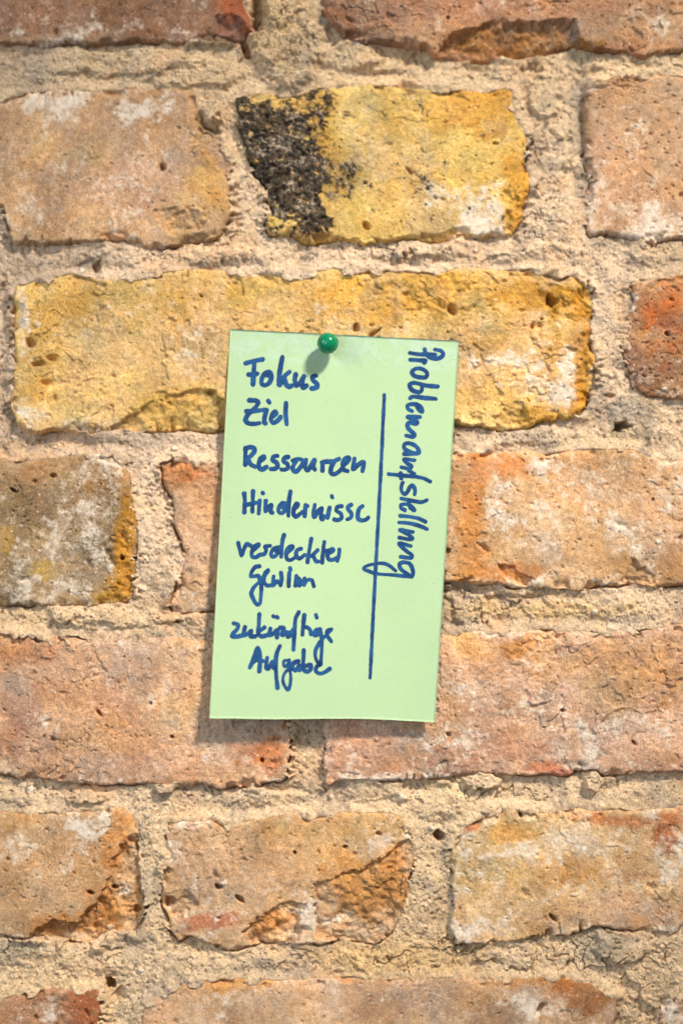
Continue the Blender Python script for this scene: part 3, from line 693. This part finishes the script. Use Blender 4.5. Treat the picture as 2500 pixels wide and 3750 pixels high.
def note_img(u, v):
    """note coordinates (0..1 across, 0..1 down) -> photograph pixels"""
    x = (1 - v) * ((1 - u) * TL[0] + u * TR[0]) + v * ((1 - u) * BL[0] + u * BRc[0])
    y = (1 - v) * ((1 - u) * TL[1] + u * TR[1]) + v * ((1 - u) * BL[1] + u * BRc[1])
    y = y - 11 * v ** 3 * np.sin(np.pi * np.clip(u, 0, 1)) ** 1.2 * sstep(0.15, .85, u) * 1.0
    return x, y


def note_h(u, v):
    """how far the paper stands off the wall plane, mm"""
    hl = 1.0 + 9.8 * np.clip(v, 0, 1) ** 1.6
    hr = 1.1 + 5.4 * np.clip(v, 0, 1) ** 1.3
    h = (1 - u) * hl + u * hr
    h = h + 0.9 * np.sin(np.pi * u) * v ** 2 * (0.4 - u) + 0.5 * np.sin(2.3 * np.pi * u + .4) * np.sin(np.pi * v * 1.2) + .22 * np.sin(5.1 * u + 7.3 * v) * v + 1.5 * np.clip(u - .70, 0, 1) ** 2 * 8 * v
    pin = np.exp(-(((u - .425) * 97) ** 2 + ((v - .045) * 163) ** 2) / 130.0)
    return h - .8 * pin + .12 * np.cos(np.arctan2((v - .045) * 163, (u - .425) * 97) * 5) * np.exp(-(((u - .425) * 97) ** 2 + ((v - .045) * 163) ** 2) / 260.0)


def note_world(u, v, lift=0.0):
    x, y = note_img(u, v)
    h = (note_h(u, v) + lift) * .001 + LIFT
    return np.stack(through_pixel(x, y, h), -1)


def note_uv(px, py):
    """photograph pixels -> note coordinates"""
    px, py = np.asarray(px, float), np.asarray(py, float)
    u, v = (px - 800) / 830, (py - 1230) / 1400
    for _ in range(14):
        x, y = note_img(u, v)
        u = u + (px - x) / 830
        v = v + (py - y) / 1405
    return u, v


LIFT = 0.0
u_, v_ = note_uv(X, Y)
CAP = np.where((u_ > -.02) & (u_ < 1.02) & (v_ > -.015) & (v_ < 1.02), note_h(u_, np.clip(v_, 0, 1)) - .28, 99.0)   # no bump may pierce the sheet
zm = np.minimum(zm, CAP)
for b in BR:
    b['z_'] = np.minimum(b['z_'], CAP[b['s']])

wall = link('brick_wall', None)
wall['kind'] = 'structure'
wall['label'] = 'old wall of yellow and pink bricks in crumbling sandy mortar'
wall['category'] = 'wall'

HMAX = np.full(X.shape, -50.0)
bmeshes = []
for b in BR:
    sj, si = b['s']
    d = b['d']
    v = d > -16
    keep = v[:-1, :-1] | v[1:, :-1] | v[:-1, 1:] | v[1:, 1:]
    used, Q = grid_faces(keep)
    if not len(Q):
        continue
    x, y = X[sj, si].ravel()[used], Y[sj, si].ravel()[used]
    V = world(x, y, b['z_'].ravel()[used])
    tint = b['base_'].reshape(-1, 3)[used]
    mask = np.stack([b['lime_'].ravel()[used], b['soot_'].ravel()[used], np.zeros(len(used))], 1)
    V, Q, ids = close_back(V, Q, 0.06)
    tint = np.concatenate([tint, tint[ids]])
    mask = np.concatenate([mask, mask[ids]])
    HMAX[sj, si] = np.maximum(HMAX[sj, si], np.where(d > -6, b['z_'], -50))
    link('brick', mesh_from('brick', V, Q, MAT_BRICK, {'tint': tint, 'mask': mask}), wall)

# mortar colour: sandy, pinkish white beside the note, yellower low down, grey in patches
mc = np.empty(X.shape + (3,))
mc[:] = alb(232, 210, 184)


def mblend(m, c):
    global mc
    m = np.clip(m, 0, 1)[..., None]
    mc = mc * (1 - m) + alb(*c) * m


mblend(sstep(900, 100, Y) * .8, (216, 195, 162))  # darker towards the top, light falloff painted into the mortar
mblend(sstep(2600, 3100, Y) * .85, (232, 208, 174))
mblend(np.exp(-((X - 400) / 700) ** 2 - ((Y - 1500) / 700) ** 2) * .8, (240, 216, 192))
mblend(sstep(.2, 1.8, TINTN[0]) * .55, (204, 178, 144))
mblend(sstep(.4, 1.7, TINTN[1]) * .7, (188, 172, 154))
mblend(sstep(.6, 1.8, HUE1) * .55, (226, 190, 152))
mblend(sstep(.9, 2.0, HUE2) * .5, (166, 154, 142))
mblend(sstep(.4, 1.8, -TINTN[1]) * .6, (236, 208, 170))
for x, y, rx, ry, c, a in [(1330, 250, 26, 100, (178, 166, 150), .8), (1355, 440, 26, 70, (184, 172, 158), .7), (1440, 950, 70, 40, (172, 164, 154), .7), (1480, 1020, 20, 60, (150, 142, 136), .6),
                           (300, 1010, 120, 30, (196, 180, 164), .7), (340, 2050, 40, 60, (188, 176, 158), .6), (30, 2190, 60, 40, (186, 176, 156), .7), (1380, 2170, 60, 40, (180, 170, 150), .7), (1020, 2000, 16, 140, (196, 182, 160), .6),
                           (20, 1850, 40, 40, (176, 164, 142), .6), (1030, 1820, 60, 24, (226, 212, 178), .6), (60, 850, 30, 130, (222, 204, 184), .5), (900, 2200, 200, 40, (232, 198, 142), .6), (640, 60, 80, 110, (218, 190, 146), .6),
                           (1400, 1010, 120, 30, (206, 188, 152), .5), (1250, 1400, 260, 24, (226, 196, 142), .6), (200, 1420, 200, 24, (230, 204, 164), .6)]:
    kk = R1 / 1568
    u = np.sqrt(((X + 2.5 * WARPX - x * kk) / (rx * kk)) ** 2 + ((Y + 2.5 * WARPY - y * kk) / (ry * kk)) ** 2)
    mblend((1 - sstep(.4, 1.4, u)) * a, c)
for x, y, r in PEB:
    mblend((np.hypot(X - x, Y - y) < r * 1.05) * .85, (250, 242, 228))
keepv = (dmax < 22) | (zm > HMAX - .3)
keep = keepv[:-1, :-1] | keepv[1:, :-1] | keepv[:-1, 1:] | keepv[1:, 1:]
used, Q = grid_faces(keep)
V = world(X.ravel()[used], Y.ravel()[used], zm.ravel()[used])
tint = np.clip(mc.reshape(-1, 3)[used] * np.array((1.0, .965, .925)), .02, .86)
V, Q, ids = close_back(V, Q, 0.06)
tint = np.concatenate([tint, tint[ids]])
link('mortar', mesh_from('mortar', V, Q, MAT_MORTAR, {'tint': tint, 'mask': np.zeros((len(V), 3))}), wall)
# wall core behind the face course
xa, xb, za, zb_ = (xs[0] - CX) * PX, (xs[-1] - CX) * PX, ZC - (ys[-1] - CY) * PX, ZC - (ys[0] - CY) * PX
cv = [(x_, y_, z_) for x_ in (xa, xb) for y_ in (.055, .12) for z_ in (za, zb_)]
cf = [(0, 4, 5, 1), (2, 3, 7, 6), (0, 1, 3, 2), (4, 6, 7, 5), (1, 5, 7, 3), (0, 2, 6, 4)]
link('wall_core', mesh_from('wall_core', cv, cf, MAT_MORTAR, {'tint': np.tile(alb(200, 176, 140), (8, 1)), 'mask': np.zeros((8, 3))}, smooth=False), wall)

# ------------------------------------------------------------------ paper note
m, nt, p = nmat('green_paper')
co = N(nt, 'ShaderNodeTexCoord').outputs['Object']
pv = N(nt, 'ShaderNodeAttribute', attribute_name='down').outputs['Fac']
fib = noi(nt, co, 900, 4, .7)
fib2 = noi(nt, co, 2600, 2, .7)
clo = noi(nt, co, 60, 3, .5)
c = mixc(nt, ramp(nt, fib, .3, .7), alb(191, 223, 175), alb(197, 228, 181))
c = mixc(nt, ramp(nt, fib2, .66, .78, 0, .30), c, alb(150, 196, 146))
c = mixc(nt, ramp(nt, clo, .35, .7, 0, .25), c, alb(195, 225, 168))
mot = noi(nt, co, 24, 4, .6)
c = mixc(nt, ramp(nt, mot, .35, .68, 0, .5), c, alb(184, 217, 170))
fl = math_(nt, 'MULTIPLY', ramp(nt, vor(nt, co, 190), .055, .03), ramp(nt, noi(nt, co, 120, 2), .5, .56))
c = mixc(nt, math_(nt, 'MULTIPLY', fl, .5), c, alb(96, 130, 88))
glue = math_(nt, 'MULTIPLY', ramp(nt, pv, .098, .062), ramp(nt, noi(nt, co, 150, 5, .75, .5), .40, .62))
c = mixc(nt, math_(nt, 'MULTIPLY', glue, .55), c, alb(204, 232, 214))
nt.links.new(c, p.inputs['Base Color'])
nt.links.new(math_(nt, 'SUBTRACT', .82, math_(nt, 'MULTIPLY', glue, .32)), p.inputs['Roughness'])
p.inputs['Specular IOR Level'].default_value = .3
bump = N(nt, 'ShaderNodeBump')
bump.inputs['Strength'].default_value = .35
bump.inputs['Distance'].default_value = .0002
nt.links.new(math_(nt, 'ADD', fib, math_(nt, 'MULTIPLY', glue, 1.2)), bump.inputs['Height'])
nt.links.new(bump.outputs['Normal'], p.inputs['Normal'])
MAT_PAPER = m

m, nt, p = nmat('blue_marker_ink')
co = N(nt, 'ShaderNodeTexCoord').outputs['Object']
den = N(nt, 'ShaderNodeAttribute', attribute_name='density').outputs['Fac']
f = noi(nt, co, 1700, 3, .75)
f0 = noi(nt, co, 220, 3, .6)
c = mixc(nt, ramp(nt, f, .3, .72), alb(0, 50, 106), alb(12, 76, 136))
c = mixc(nt, ramp(nt, f0, .36, .66, 0, .75), c, alb(30, 98, 158))
c = mixc(nt, math_(nt, 'MULTIPLY', den, .85, clamp=True), c, alb(0, 28, 82))
nt.links.new(c, p.inputs['Base Color'])
p.inputs['Roughness'].default_value = .6
p.inputs['Specular IOR Level'].default_value = .3
MAT_INK = m

note = link('sticky_note', None)
note['label'] = 'pale green paper note with blue German handwriting pinned to the bricks'
note['category'] = 'note'
nu, nv = 90, 150
U, Vv = np.meshgrid(np.linspace(0, 1, nu), np.linspace(0, 1, nv))
front = note_world(U, Vv).reshape(-1, 3)
back = note_world(U, Vv, -.11).reshape(-1, 3)
used, Q = grid_faces(np.ones((nv - 1, nu - 1), bool))
n0 = len(front)
idx = np.arange(n0).reshape(nv, nu)
rim = np.concatenate([idx[0, ::-1], idx[1:, 0], idx[-1, 1:], idx[-2:0:-1, -1]])
rim2 = np.roll(rim, -1)
sides = np.stack([rim, rim + n0, rim2 + n0, rim2], 1)[:, ::-1]
down = np.concatenate([Vv.ravel(), Vv.ravel()])
sheet = mesh_from('sheet', np.concatenate([front, back]), np.concatenate([Q, Q[:, ::-1] + n0, sides]), MAT_PAPER, {'down': down})
link('sheet', sheet, note)

# ---- handwriting: strokes read off detail views, (k, ox, oy) gives each view's scale and corner
VIEW = {'a': (600 / 1568, 760, 1180), 'b': (620 / 1568, 760, 1760), 'c': (620 / 1568, 760, 2200), 'd': (440 / 1568, 1280, 1200), 'e': (440 / 1568, 1280, 1650)}
WORDS = [
    ('Fokus', 'a', 44, [
        [(366, 393), (440, 372), (526, 356)], [(448, 378), (441, 490), (434, 594)], [(394, 503), (440, 500), (476, 492)],
        [(572, 508), (584, 482), (548, 492), (516, 555), (522, 594), (556, 602), (596, 572), (609, 515), (592, 480), (572, 484)],
        [(716, 335), (700, 420), (686, 510), (680, 597)], [(784, 475), (740, 512), (690, 598)], [(735, 540), (755, 600), (785, 618), (800, 610)],
        [(843, 500), (834, 560), (846, 608), (880, 585), (922, 518)], [(922, 518), (906, 585), (915, 625), (946, 608)],
        [(1036, 512), (1004, 522), (1006, 552), (1046, 590), (1046, 620), (1018, 632), (996, 634)]]),
    ('Ziel', 'a', 42, [
        [(400, 748), (462, 750), (486, 765), (470, 800), (420, 850), (376, 900), (364, 940), (388, 966), (440, 973), (496, 966)], [(370, 852), (450, 850), (548, 838)],
        [(565, 840), (549, 900), (543, 960), (556, 968)], [(580, 752), (592, 768)],
        [(618, 905), (656, 872), (646, 855), (620, 880), (606, 930), (625, 963), (660, 950), (698, 908)],
        [(750, 775), (746, 870), (757, 976)]]),
    ('Ressourcen', 'a', 42, [
        [(362, 1205), (362, 1290), (360, 1365)], [(362, 1212), (400, 1196), (444, 1206), (446, 1240), (410, 1282), (376, 1302)], [(380, 1300), (415, 1362), (455, 1382)],
        [(494, 1334), (544, 1297), (538, 1284), (508, 1300), (490, 1352), (500, 1402), (530, 1408), (562, 1386)],
        [(668, 1280), (630, 1290), (622, 1318), (660, 1346), (668, 1385), (640, 1402), (606, 1405)],
        [(770, 1290), (736, 1300), (727, 1328), (764, 1360), (768, 1395), (740, 1412), (710, 1410)],
        [(816, 1326), (850, 1312), (902, 1318), (912, 1340), (885, 1392), (842, 1430), (818, 1412), (822, 1370), (850, 1330)],
        [(942, 1318), (934, 1390), (955, 1418), (990, 1372), (1018, 1325)], [(1022, 1320), (1010, 1390), (1026, 1408)],
        [(1100, 1340), (1098, 1420)], [(1095, 1342), (1130, 1335), (1196, 1334)],
        [(1258, 1308), (1216, 1330), (1184, 1390), (1180, 1440), (1206, 1456), (1256, 1430), (1282, 1402)],
        [(1298, 1374), (1352, 1315), (1346, 1296), (1312, 1312), (1294, 1352), (1304, 1412), (1338, 1424)],
        [(1405, 1305), (1396, 1360), (1392, 1405), (1440, 1365), (1490, 1340), (1482, 1425)]]),
    ('Hindernisse', 'b', 38, [
        [(343, 118), (346, 190), (341, 294)], [(336, 120), (348, 180)], [(421, 98), (418, 200), (415, 288)], [(346, 228), (400, 215), (452, 205)],
        [(482, 185), (474, 305)], [(510, 113), (515, 119)], [(540, 186), (536, 285), (560, 250), (588, 226), (584, 285), (598, 298)],
        [(730, 215), (690, 210), (662, 250), (660, 290), (688, 302), (735, 250), (700, 250)], [(768, 100), (752, 200), (748, 325)],
        [(800, 272), (838, 220), (828, 212), (802, 250), (796, 312), (816, 334), (856, 308), (882, 286)],
        [(907, 228), (898, 328)], [(905, 235), (926, 236)],
        [(992, 226), (982, 290), (988, 336), (1030, 275), (1056, 256), (1048, 345), (1062, 362), (1078, 330)],
        [(1128, 252), (1112, 344)], [(1149, 142), (1154, 156)],
        [(1238, 236), (1202, 245), (1192, 275), (1234, 310), (1240, 345), (1206, 366), (1172, 360)],
        [(1328, 225), (1300, 246), (1302, 268), (1332, 305), (1326, 340), (1294, 360)],
        [(1434, 236), (1404, 260), (1390, 312), (1396, 355), (1426, 370), (1468, 360), (1488, 342)]]),
    ('verdeckter', 'b', 36, [
        [(284, 578), (300, 640), (314, 694), (336, 640), (364, 588), (404, 606)],
        [(412, 652), (466, 605), (474, 590), (432, 610), (408, 662), (416, 706), (446, 710), (490, 686), (526, 680), (542, 640), (532, 612), (580, 604)],
        [(660, 618), (612, 632), (588, 680), (602, 708), (636, 690), (672, 630), (636, 655)], [(708, 504), (690, 580), (682, 706)],
        [(736, 672), (790, 618), (780, 606), (746, 626), (728, 680), (738, 730), (770, 735), (822, 702)],
        [(866, 630), (830, 645), (820, 690), (846, 722), (900, 688)],
        [(960, 540), (942, 640), (924, 756)], [(1018, 645), (962, 700)], [(978, 690), (1004, 748), (1022, 750)],
        [(1080, 568), (1068, 660), (1060, 760)], [(1068, 662), (1125, 645)],
        [(1112, 682), (1164, 648), (1160, 634), (1128, 650), (1110, 692), (1126, 732), (1166, 730), (1196, 712)],
        [(1220, 638), (1214, 700), (1200, 744)]]),
    ('Gewinn', 'b', 36, [
        [(480, 794), (442, 800), (408, 850), (402, 888), (436, 886), (470, 882), (486, 930), (498, 975), (494, 1060), (484, 1135), (462, 1150), (420, 1090), (405, 1045), (428, 990), (480, 940), (522, 888), (560, 832)],
        [(560, 832), (530, 862), (522, 930), (546, 970), (590, 970)], [(612, 888), (606, 940), (606, 972), (640, 935), (676, 950)], [(680, 855), (685, 920), (676, 970)],
        [(757, 855), (750, 978)], [(764, 812), (767, 824)],
        [(822, 882), (812, 972)], [(812, 960), (832, 905), (852, 912), (852, 970), (832, 950)], [(898, 908), (894, 968)], [(894, 962), (920, 925), (960, 920), (984, 978)]]),
    ('zukuenftige', 'c', 38, [
        [(242, 210), (284, 224), (272, 264), (236, 306), (228, 328), (270, 332), (322, 322)],
        [(346, 244), (336, 320), (362, 312), (404, 278), (400, 328), (440, 330)],
        [(480, 126), (474, 230), (468, 300), (500, 330), (550, 318)], [(528, 246), (486, 280)],
        [(582, 258), (572, 320), (602, 310), (646, 272), (642, 340)], [(609, 143), (614, 147)], [(640, 150), (650, 157)],
        [(672, 250), (704, 254), (692, 318), (742, 290), (744, 336), (790, 272)],
        [(844, 106), (816, 160), (806, 260), (800, 350), (795, 454)],
        [(896, 134), (886, 220), (878, 314)], [(886, 242), (928, 250), (952, 275), (956, 312)], [(1002, 130), (1011, 154)],
        [(1040, 266), (1002, 276), (984, 310), (1000, 324), (1042, 290)]]),
    ('zukuenftige_tail', 'c', 34, [
        [(1040, 266), (1054, 330), (1056, 450), (1046, 590)], [(1046, 590), (1014, 562), (996, 500), (1012, 430), (1060, 358), (1110, 306), (1144, 268)],
        [(1146, 264), (1110, 276), (1106, 320), (1144, 374)]]),
    ('Aufgabe', 'c', 38, [
        [(392, 618), (430, 530), (464, 436), (484, 480), (486, 560), (480, 654)], [(420, 572), (470, 545), (514, 558)], [(464, 460), (450, 530)],
        [(552, 530), (544, 626), (562, 630), (602, 568), (612, 622)],
        [(670, 420), (640, 490), (632, 600), (638, 720), (648, 808)],
        [(840, 560), (800, 572), (788, 620), (812, 648), (848, 600), (850, 642)], [(890, 458), (886, 560), (878, 626), (918, 656), (956, 630), (950, 592), (908, 606)],
        [(1044, 588), (1008, 612), (1004, 656), (1040, 674), (1088, 660), (1130, 630)]]),
    ('Aufgabe_g', 'c', 30, [
        [(752, 552), (712, 556), (702, 590), (716, 610), (756, 572)], [(756, 550), (764, 640), (770, 740), (744, 824), (706, 772), (697, 720), (716, 670), (770, 612), (826, 562)]]),
    ('Problem', 'd', 54, [
        [(785, 330), (880, 345), (1000, 350), (1112, 352)], [(976, 282), (986, 332)], [(986, 342), (1040, 385), (1130, 405), (1196, 380), (1218, 345), (1185, 302), (1112, 286)],
        [(786, 418), (900, 425), (984, 432), (972, 454)],
        [(932, 534), (852, 540), (810, 580), (840, 626), (930, 650), (1000, 640), (1010, 600), (962, 548), (900, 532)],
        [(1142, 768), (1000, 756), (822, 720), (780, 748), (810, 810), (900, 842), (934, 822), (944, 772)],
        [(1120, 930), (1000, 920), (806, 902), (788, 922)],
        [(812, 1090), (762, 1060), (754, 1020), (800, 1000), (880, 1006), (938, 1060), (942, 1096), (890, 1056), (868, 1008)],
        [(914, 1165), (756, 1166), (840, 1196), (884, 1240), (862, 1258), (784, 1240), (754, 1262), (762, 1310), (800, 1350), (844, 1402), (824, 1424), (736, 1408)],
        [(840, 1534), (770, 1506), (716, 1522), (710, 1572), (760, 1610), (840, 1640), (900, 1630), (886, 1576), (830, 1522), (760, 1506)], [(850, 1640), (712, 1648)]]),
    ('aufstellung', 'e', 50, [
        [(846, 126), (708, 116), (750, 165), (804, 208), (780, 236), (672, 216)], [(770, 262), (842, 302)],
        [(1050, 404), (960, 362), (820, 336), (680, 325), (506, 306)], [(664, 296), (670, 360)],
        [(692, 420), (672, 470), (678, 532), (716, 568), (752, 540), (790, 470), (820, 456), (850, 510), (846, 570)],
        [(1004, 644), (940, 672), (820, 656), (672, 626)], [(766, 650), (770, 712)],
        [(720, 778), (672, 750), (668, 712), (712, 700), (790, 716), (842, 780), (790, 745)],
        [(658, 852), (760, 860), (900, 888), (986, 928)], [(646, 938), (760, 946), (900, 980), (1006, 1024)],
        [(824, 1062), (656, 1036), (740, 1080), (818, 1150), (790, 1160), (648, 1136)],
        [(796, 1246), (646, 1216), (740, 1312), (814, 1370), (806, 1398), (664, 1386)],
        [(690, 1456), (780, 1476), (826, 1580), (812, 1640), (740, 1600), (662, 1540), (650, 1480), (696, 1456)]]),
    ('aufstellung_tail', 'e', 44, [
        [(812, 1650), (600, 1626), (380, 1610), (260, 1580), (182, 1540), (222, 1506), (330, 1480), (420, 1472), (500, 1494), (600, 1570)]]),
]
TEXT = {'zukuenftige': 'zuk\u00fcnftige', 'Problem': 'Problemaufstellung', 'aufstellung': None}


def smooth_line(pts, step=2.2):
    P = np.asarray(pts, float)
    if len(P) == 2:
        n = max(2, int(np.hypot(*(P[1] - P[0])) / step))
        return P[0] + (P[1] - P[0]) * np.linspace(0, 1, n)[:, None]
    Q = np.concatenate([[2 * P[0] - P[1]], P, [2 * P[-1] - P[-2]]])
    out = []
    for i in range(1, len(Q) - 2):
        p0, p1, p2, p3 = Q[i - 1:i + 3]
        n = max(3, int(np.hypot(*(p2 - p1)) / step))
        t = np.linspace(0, 1, n, endpoint=False)[:, None]
        a0, a1, a2 = [max(np.hypot(*(q - r)), 1e-3) ** .5 for q, r in ((p1, p0), (p2, p1), (p3, p2))]
        m1 = (p2 - p1) / a1 * a1 + a1 * ((p1 - p0) / a0 - (p2 - p0) / (a0 + a1))
        m2 = (p2 - p1) / a1 * a1 + a1 * ((p3 - p2) / a2 - (p3 - p1) / (a1 + a2))
        m1, m2 = np.clip(m1, -400, 400), np.clip(m2, -400, 400)
        out.append((2 * t ** 3 - 3 * t ** 2 + 1) * p1 + (t ** 3 - 2 * t ** 2 + t) * m1 + (-2 * t ** 3 + 3 * t ** 2) * p2 + (t ** 3 - t ** 2) * m2)
    out.append(P[-1:])
    return np.concatenate(out)


def ink_mesh(name, strokes, lift):
    """strokes: list of (points in photograph pixels, width) -> one flat skin of ink lying on the curved sheet"""
    allp = np.concatenate([s for s, w_ in strokes])
    g = 1.25
    gx = np.arange(allp[:, 0].min() - 14, allp[:, 0].max() + 14, g)
    gy = np.arange(allp[:, 1].min() - 14, allp[:, 1].max() + 14, g)
    GX, GY = np.meshgrid(gx, gy)
    f = np.full(GX.shape, 99.0)
    cnt = np.zeros(GX.shape)
    for si_, (s, w_) in enumerate(strokes):
        fs = np.full(GX.shape, 99.0)
        rng = np.random.default_rng(len(s) + si_)
        wv = w_ / 2 * (1 + .08 * np.sin(np.linspace(0, len(s) * .09, len(s)) + rng.uniform(0, 6)))
        for (ax, ay), r in zip(s, wv):
            i0, i1 = int((ax - 13 - gx[0]) / g), int((ax + 13 - gx[0]) / g) + 2
            j0, j1 = int((ay - 13 - gy[0]) / g), int((ay + 13 - gy[0]) / g) + 2
            sl = (slice(max(j0, 0), j1), slice(max(i0, 0), i1))
            fs[sl] = np.minimum(fs[sl], np.hypot(GX[sl] - ax, GY[sl] - ay) - r)
        f = np.minimum(f, fs)
        for ex, ey in (s[0], s[-1]):
            cnt += .7 * np.exp(-((GX - ex) ** 2 + (GY - ey) ** 2) / (w_ * .36) ** 2)
        cnt += sstep(0.8, -0.8, fs)
    f = f + .30 * noise(5, 700 + len(strokes), ax=gx, ay=gy)
    inside = f < 0
    verts, vid, quads, tris = [], {}, [], []
    H, W_ = f.shape

    def gv(j, i):
        k = (j, i)
        if k not in vid:
            vid[k] = len(verts)
            verts.append((gx[i], gy[j], cnt[j, i]))
        return vid[k]

    def ev(j0, i0, j1, i1):
        k = (min((j0, i0), (j1, i1)), max((j0, i0), (j1, i1)))
        if k not in vid:
            (ja, ia), (jb, ib) = k
            t = f[ja, ia] / (f[ja, ia] - f[jb, ib])
            vid[k] = len(verts)
            verts.append((gx[ia] + t * (gx[ib] - gx[ia]), gy[ja] + t * (gy[jb] - gy[ja]), 1.0))
        return vid[k]
    s4 = inside[:-1, :-1].astype(int) + inside[1:, :-1] + inside[1:, 1:] + inside[:-1, 1:]
    for j, i in zip(*np.nonzero(s4)):
        cs = [(j, i), (j + 1, i), (j + 1, i + 1), (j, i + 1)]
        if s4[j, i] == 4:
            quads.append([gv(*c_) for c_ in cs])
            continue
        poly = []
        for a in range(4):
            p_, q_ = cs[a], cs[(a + 1) % 4]
            if inside[p_]:
                poly.append(gv(*p_))
            if inside[p_] != inside[q_]:
                poly.append(ev(*p_, *q_))
        for a in range(1, len(poly) - 1):
            tris.append((poly[0], poly[a], poly[a + 1]))
    Vp = np.array(verts)
    u, v = note_uv(Vp[:, 0], Vp[:, 1])
    W3 = note_world(u, v, lift)
    me = bpy.data.meshes.new(name)
    me.from_pydata([tuple(q) for q in W3], [], quads + tris)
    me.polygons.foreach_set('use_smooth', np.ones(len(me.polygons), bool))
    at = me.attributes.new('density', 'FLOAT', 'POINT')
    at.data.foreach_set('value', np.clip(Vp[:, 2] - 1, 0, 1).astype(np.float32))
    me.materials.append(MAT_INK)
    return me


def to_img(view, pts):
    k, ox, oy = VIEW[view]
    return [(ox + x * k, oy + y * k) for x, y in pts]


groups = {}
order = []
for nm, view, wd, strokes in WORDS:
    root = {'zukuenftige_tail': 'zukuenftige', 'Aufgabe_g': 'Aufgabe', 'aufstellung': 'Problem', 'aufstellung_tail': 'Problem'}.get(nm, nm)
    if root not in groups:
        groups[root] = []
        order.append(root)
    k = VIEW[view][0]
    for s in strokes:
        groups[root].append((smooth_line(to_img(view, s), 1.6), wd * k * 1.07))
for n_, root in enumerate(order):
    word = TEXT.get(root) or root
    link('handwritten_word', ink_mesh('handwritten_word', groups[root], .030 if root != 'Problem' else .045), note,
         label='blue marker word "%s" written on the note' % word)
line = smooth_line([(1406.5, 1446), (1393, 1740), (1373, 2116), (1354.5, 2482)], 1.6)
link('ruled_line', ink_mesh('ruled_line', [(line, 13.8)], .030), note, label='long straight blue marker line ruled down the note')

# ------------------------------------------------------------------ push pin
m, nt, p = nmat('green_plastic')
p.inputs['Base Color'].default_value = tuple(alb(0, 142, 98)) + (1,)
p.inputs['Roughness'].default_value = .16
p.inputs['Coat Weight'].default_value = .3
p.inputs['Coat Roughness'].default_value = .05
p.inputs['Subsurface Weight'].default_value = .45
p.inputs['Subsurface Radius'].default_value = (.0006, .0035, .0022)
p.inputs['Subsurface Scale'].default_value = 1.0
co = N(nt, 'ShaderNodeTexCoord').outputs['Object']
sc = noi(nt, co, 900, 3, .6)
nt.links.new(ramp(nt, sc, .35, .75, .10, .30), p.inputs['Roughness'])
MAT_PIN = m
m, nt, p = nmat('nickel_steel')
p.inputs['Base Color'].default_value = (.62, .60, .56, 1)
p.inputs['Metallic'].default_value = 1
p.inputs['Roughness'].default_value = .28
co = N(nt, 'ShaderNodeTexCoord').outputs['Object']
nt.links.new(ramp(nt, noi(nt, co, 700, 2), .3, .7, .2, .38), p.inputs['Roughness'])
MAT_STEEL = m


def lathe(prof, seg=48):
    """profile (radius, height) in metres -> vertices and faces about +Z"""
    V, F = [], []
    for r, z in prof:
        for k in range(seg):
            a = 2 * math.pi * k / seg
            V.append((max(r, 1e-6) * math.cos(a), max(r, 1e-6) * math.sin(a), z))
    for j in range(len(prof) - 1):
        for k in range(seg):
            a, b_ = j * seg + k, j * seg + (k + 1) % seg
            F.append((a, b_, b_ + seg, a + seg))
    return V, F


pu, pv_ = note_uv(1203, 1266)
base = note_world(np.array(pu), np.array(pv_))
RB = 39.6 * PX * (CAMD - .009) / CAMD
pin = link('push_pin', None, label='round glossy green ball pin holding the top of the note', category='pin')
pin.location = tuple(base)
hc = .0066
head_c = Vector([float(q) for q in through_pixel(1200, 1257, -base[1] + hc)])
axis_v = (head_c - Vector(base)).normalized()
pin.rotation_euler = axis_v.to_track_quat('Z', 'Y').to_euler()
prof = [(0, .0006), (.0017, .0006), (.0021, .0008), (.0022, .0012), (.0021, .0018), (.0023, .0024)]
cz = (head_c - Vector(base)).length
a0 = math.asin(.0023 / RB)
for k in range(25):
    a = a0 + (math.pi - a0) * k / 24
    prof.append((RB * math.sin(a), cz - RB * math.cos(a)))
prof = [q for i, q in enumerate(prof) if i == 0 or q != prof[i - 1]]
v_, f_ = lathe(prof)
me = bpy.data.meshes.new('head')
me.from_pydata(v_, [], f_)
me.polygons.foreach_set('use_smooth', np.ones(len(me.polygons), bool))
me.materials.append(MAT_PIN)
link('head', me, pin)
v_, f_ = lathe([(0, .0008), (.0006, .0008), (.0006, -.008), (.00005, -.0105)], 16)
me = bpy.data.meshes.new('needle')
me.from_pydata(v_, [], f_)
me.polygons.foreach_set('use_smooth', np.ones(len(me.polygons), bool))
me.materials.append(MAT_STEEL)
link('needle', me, pin)
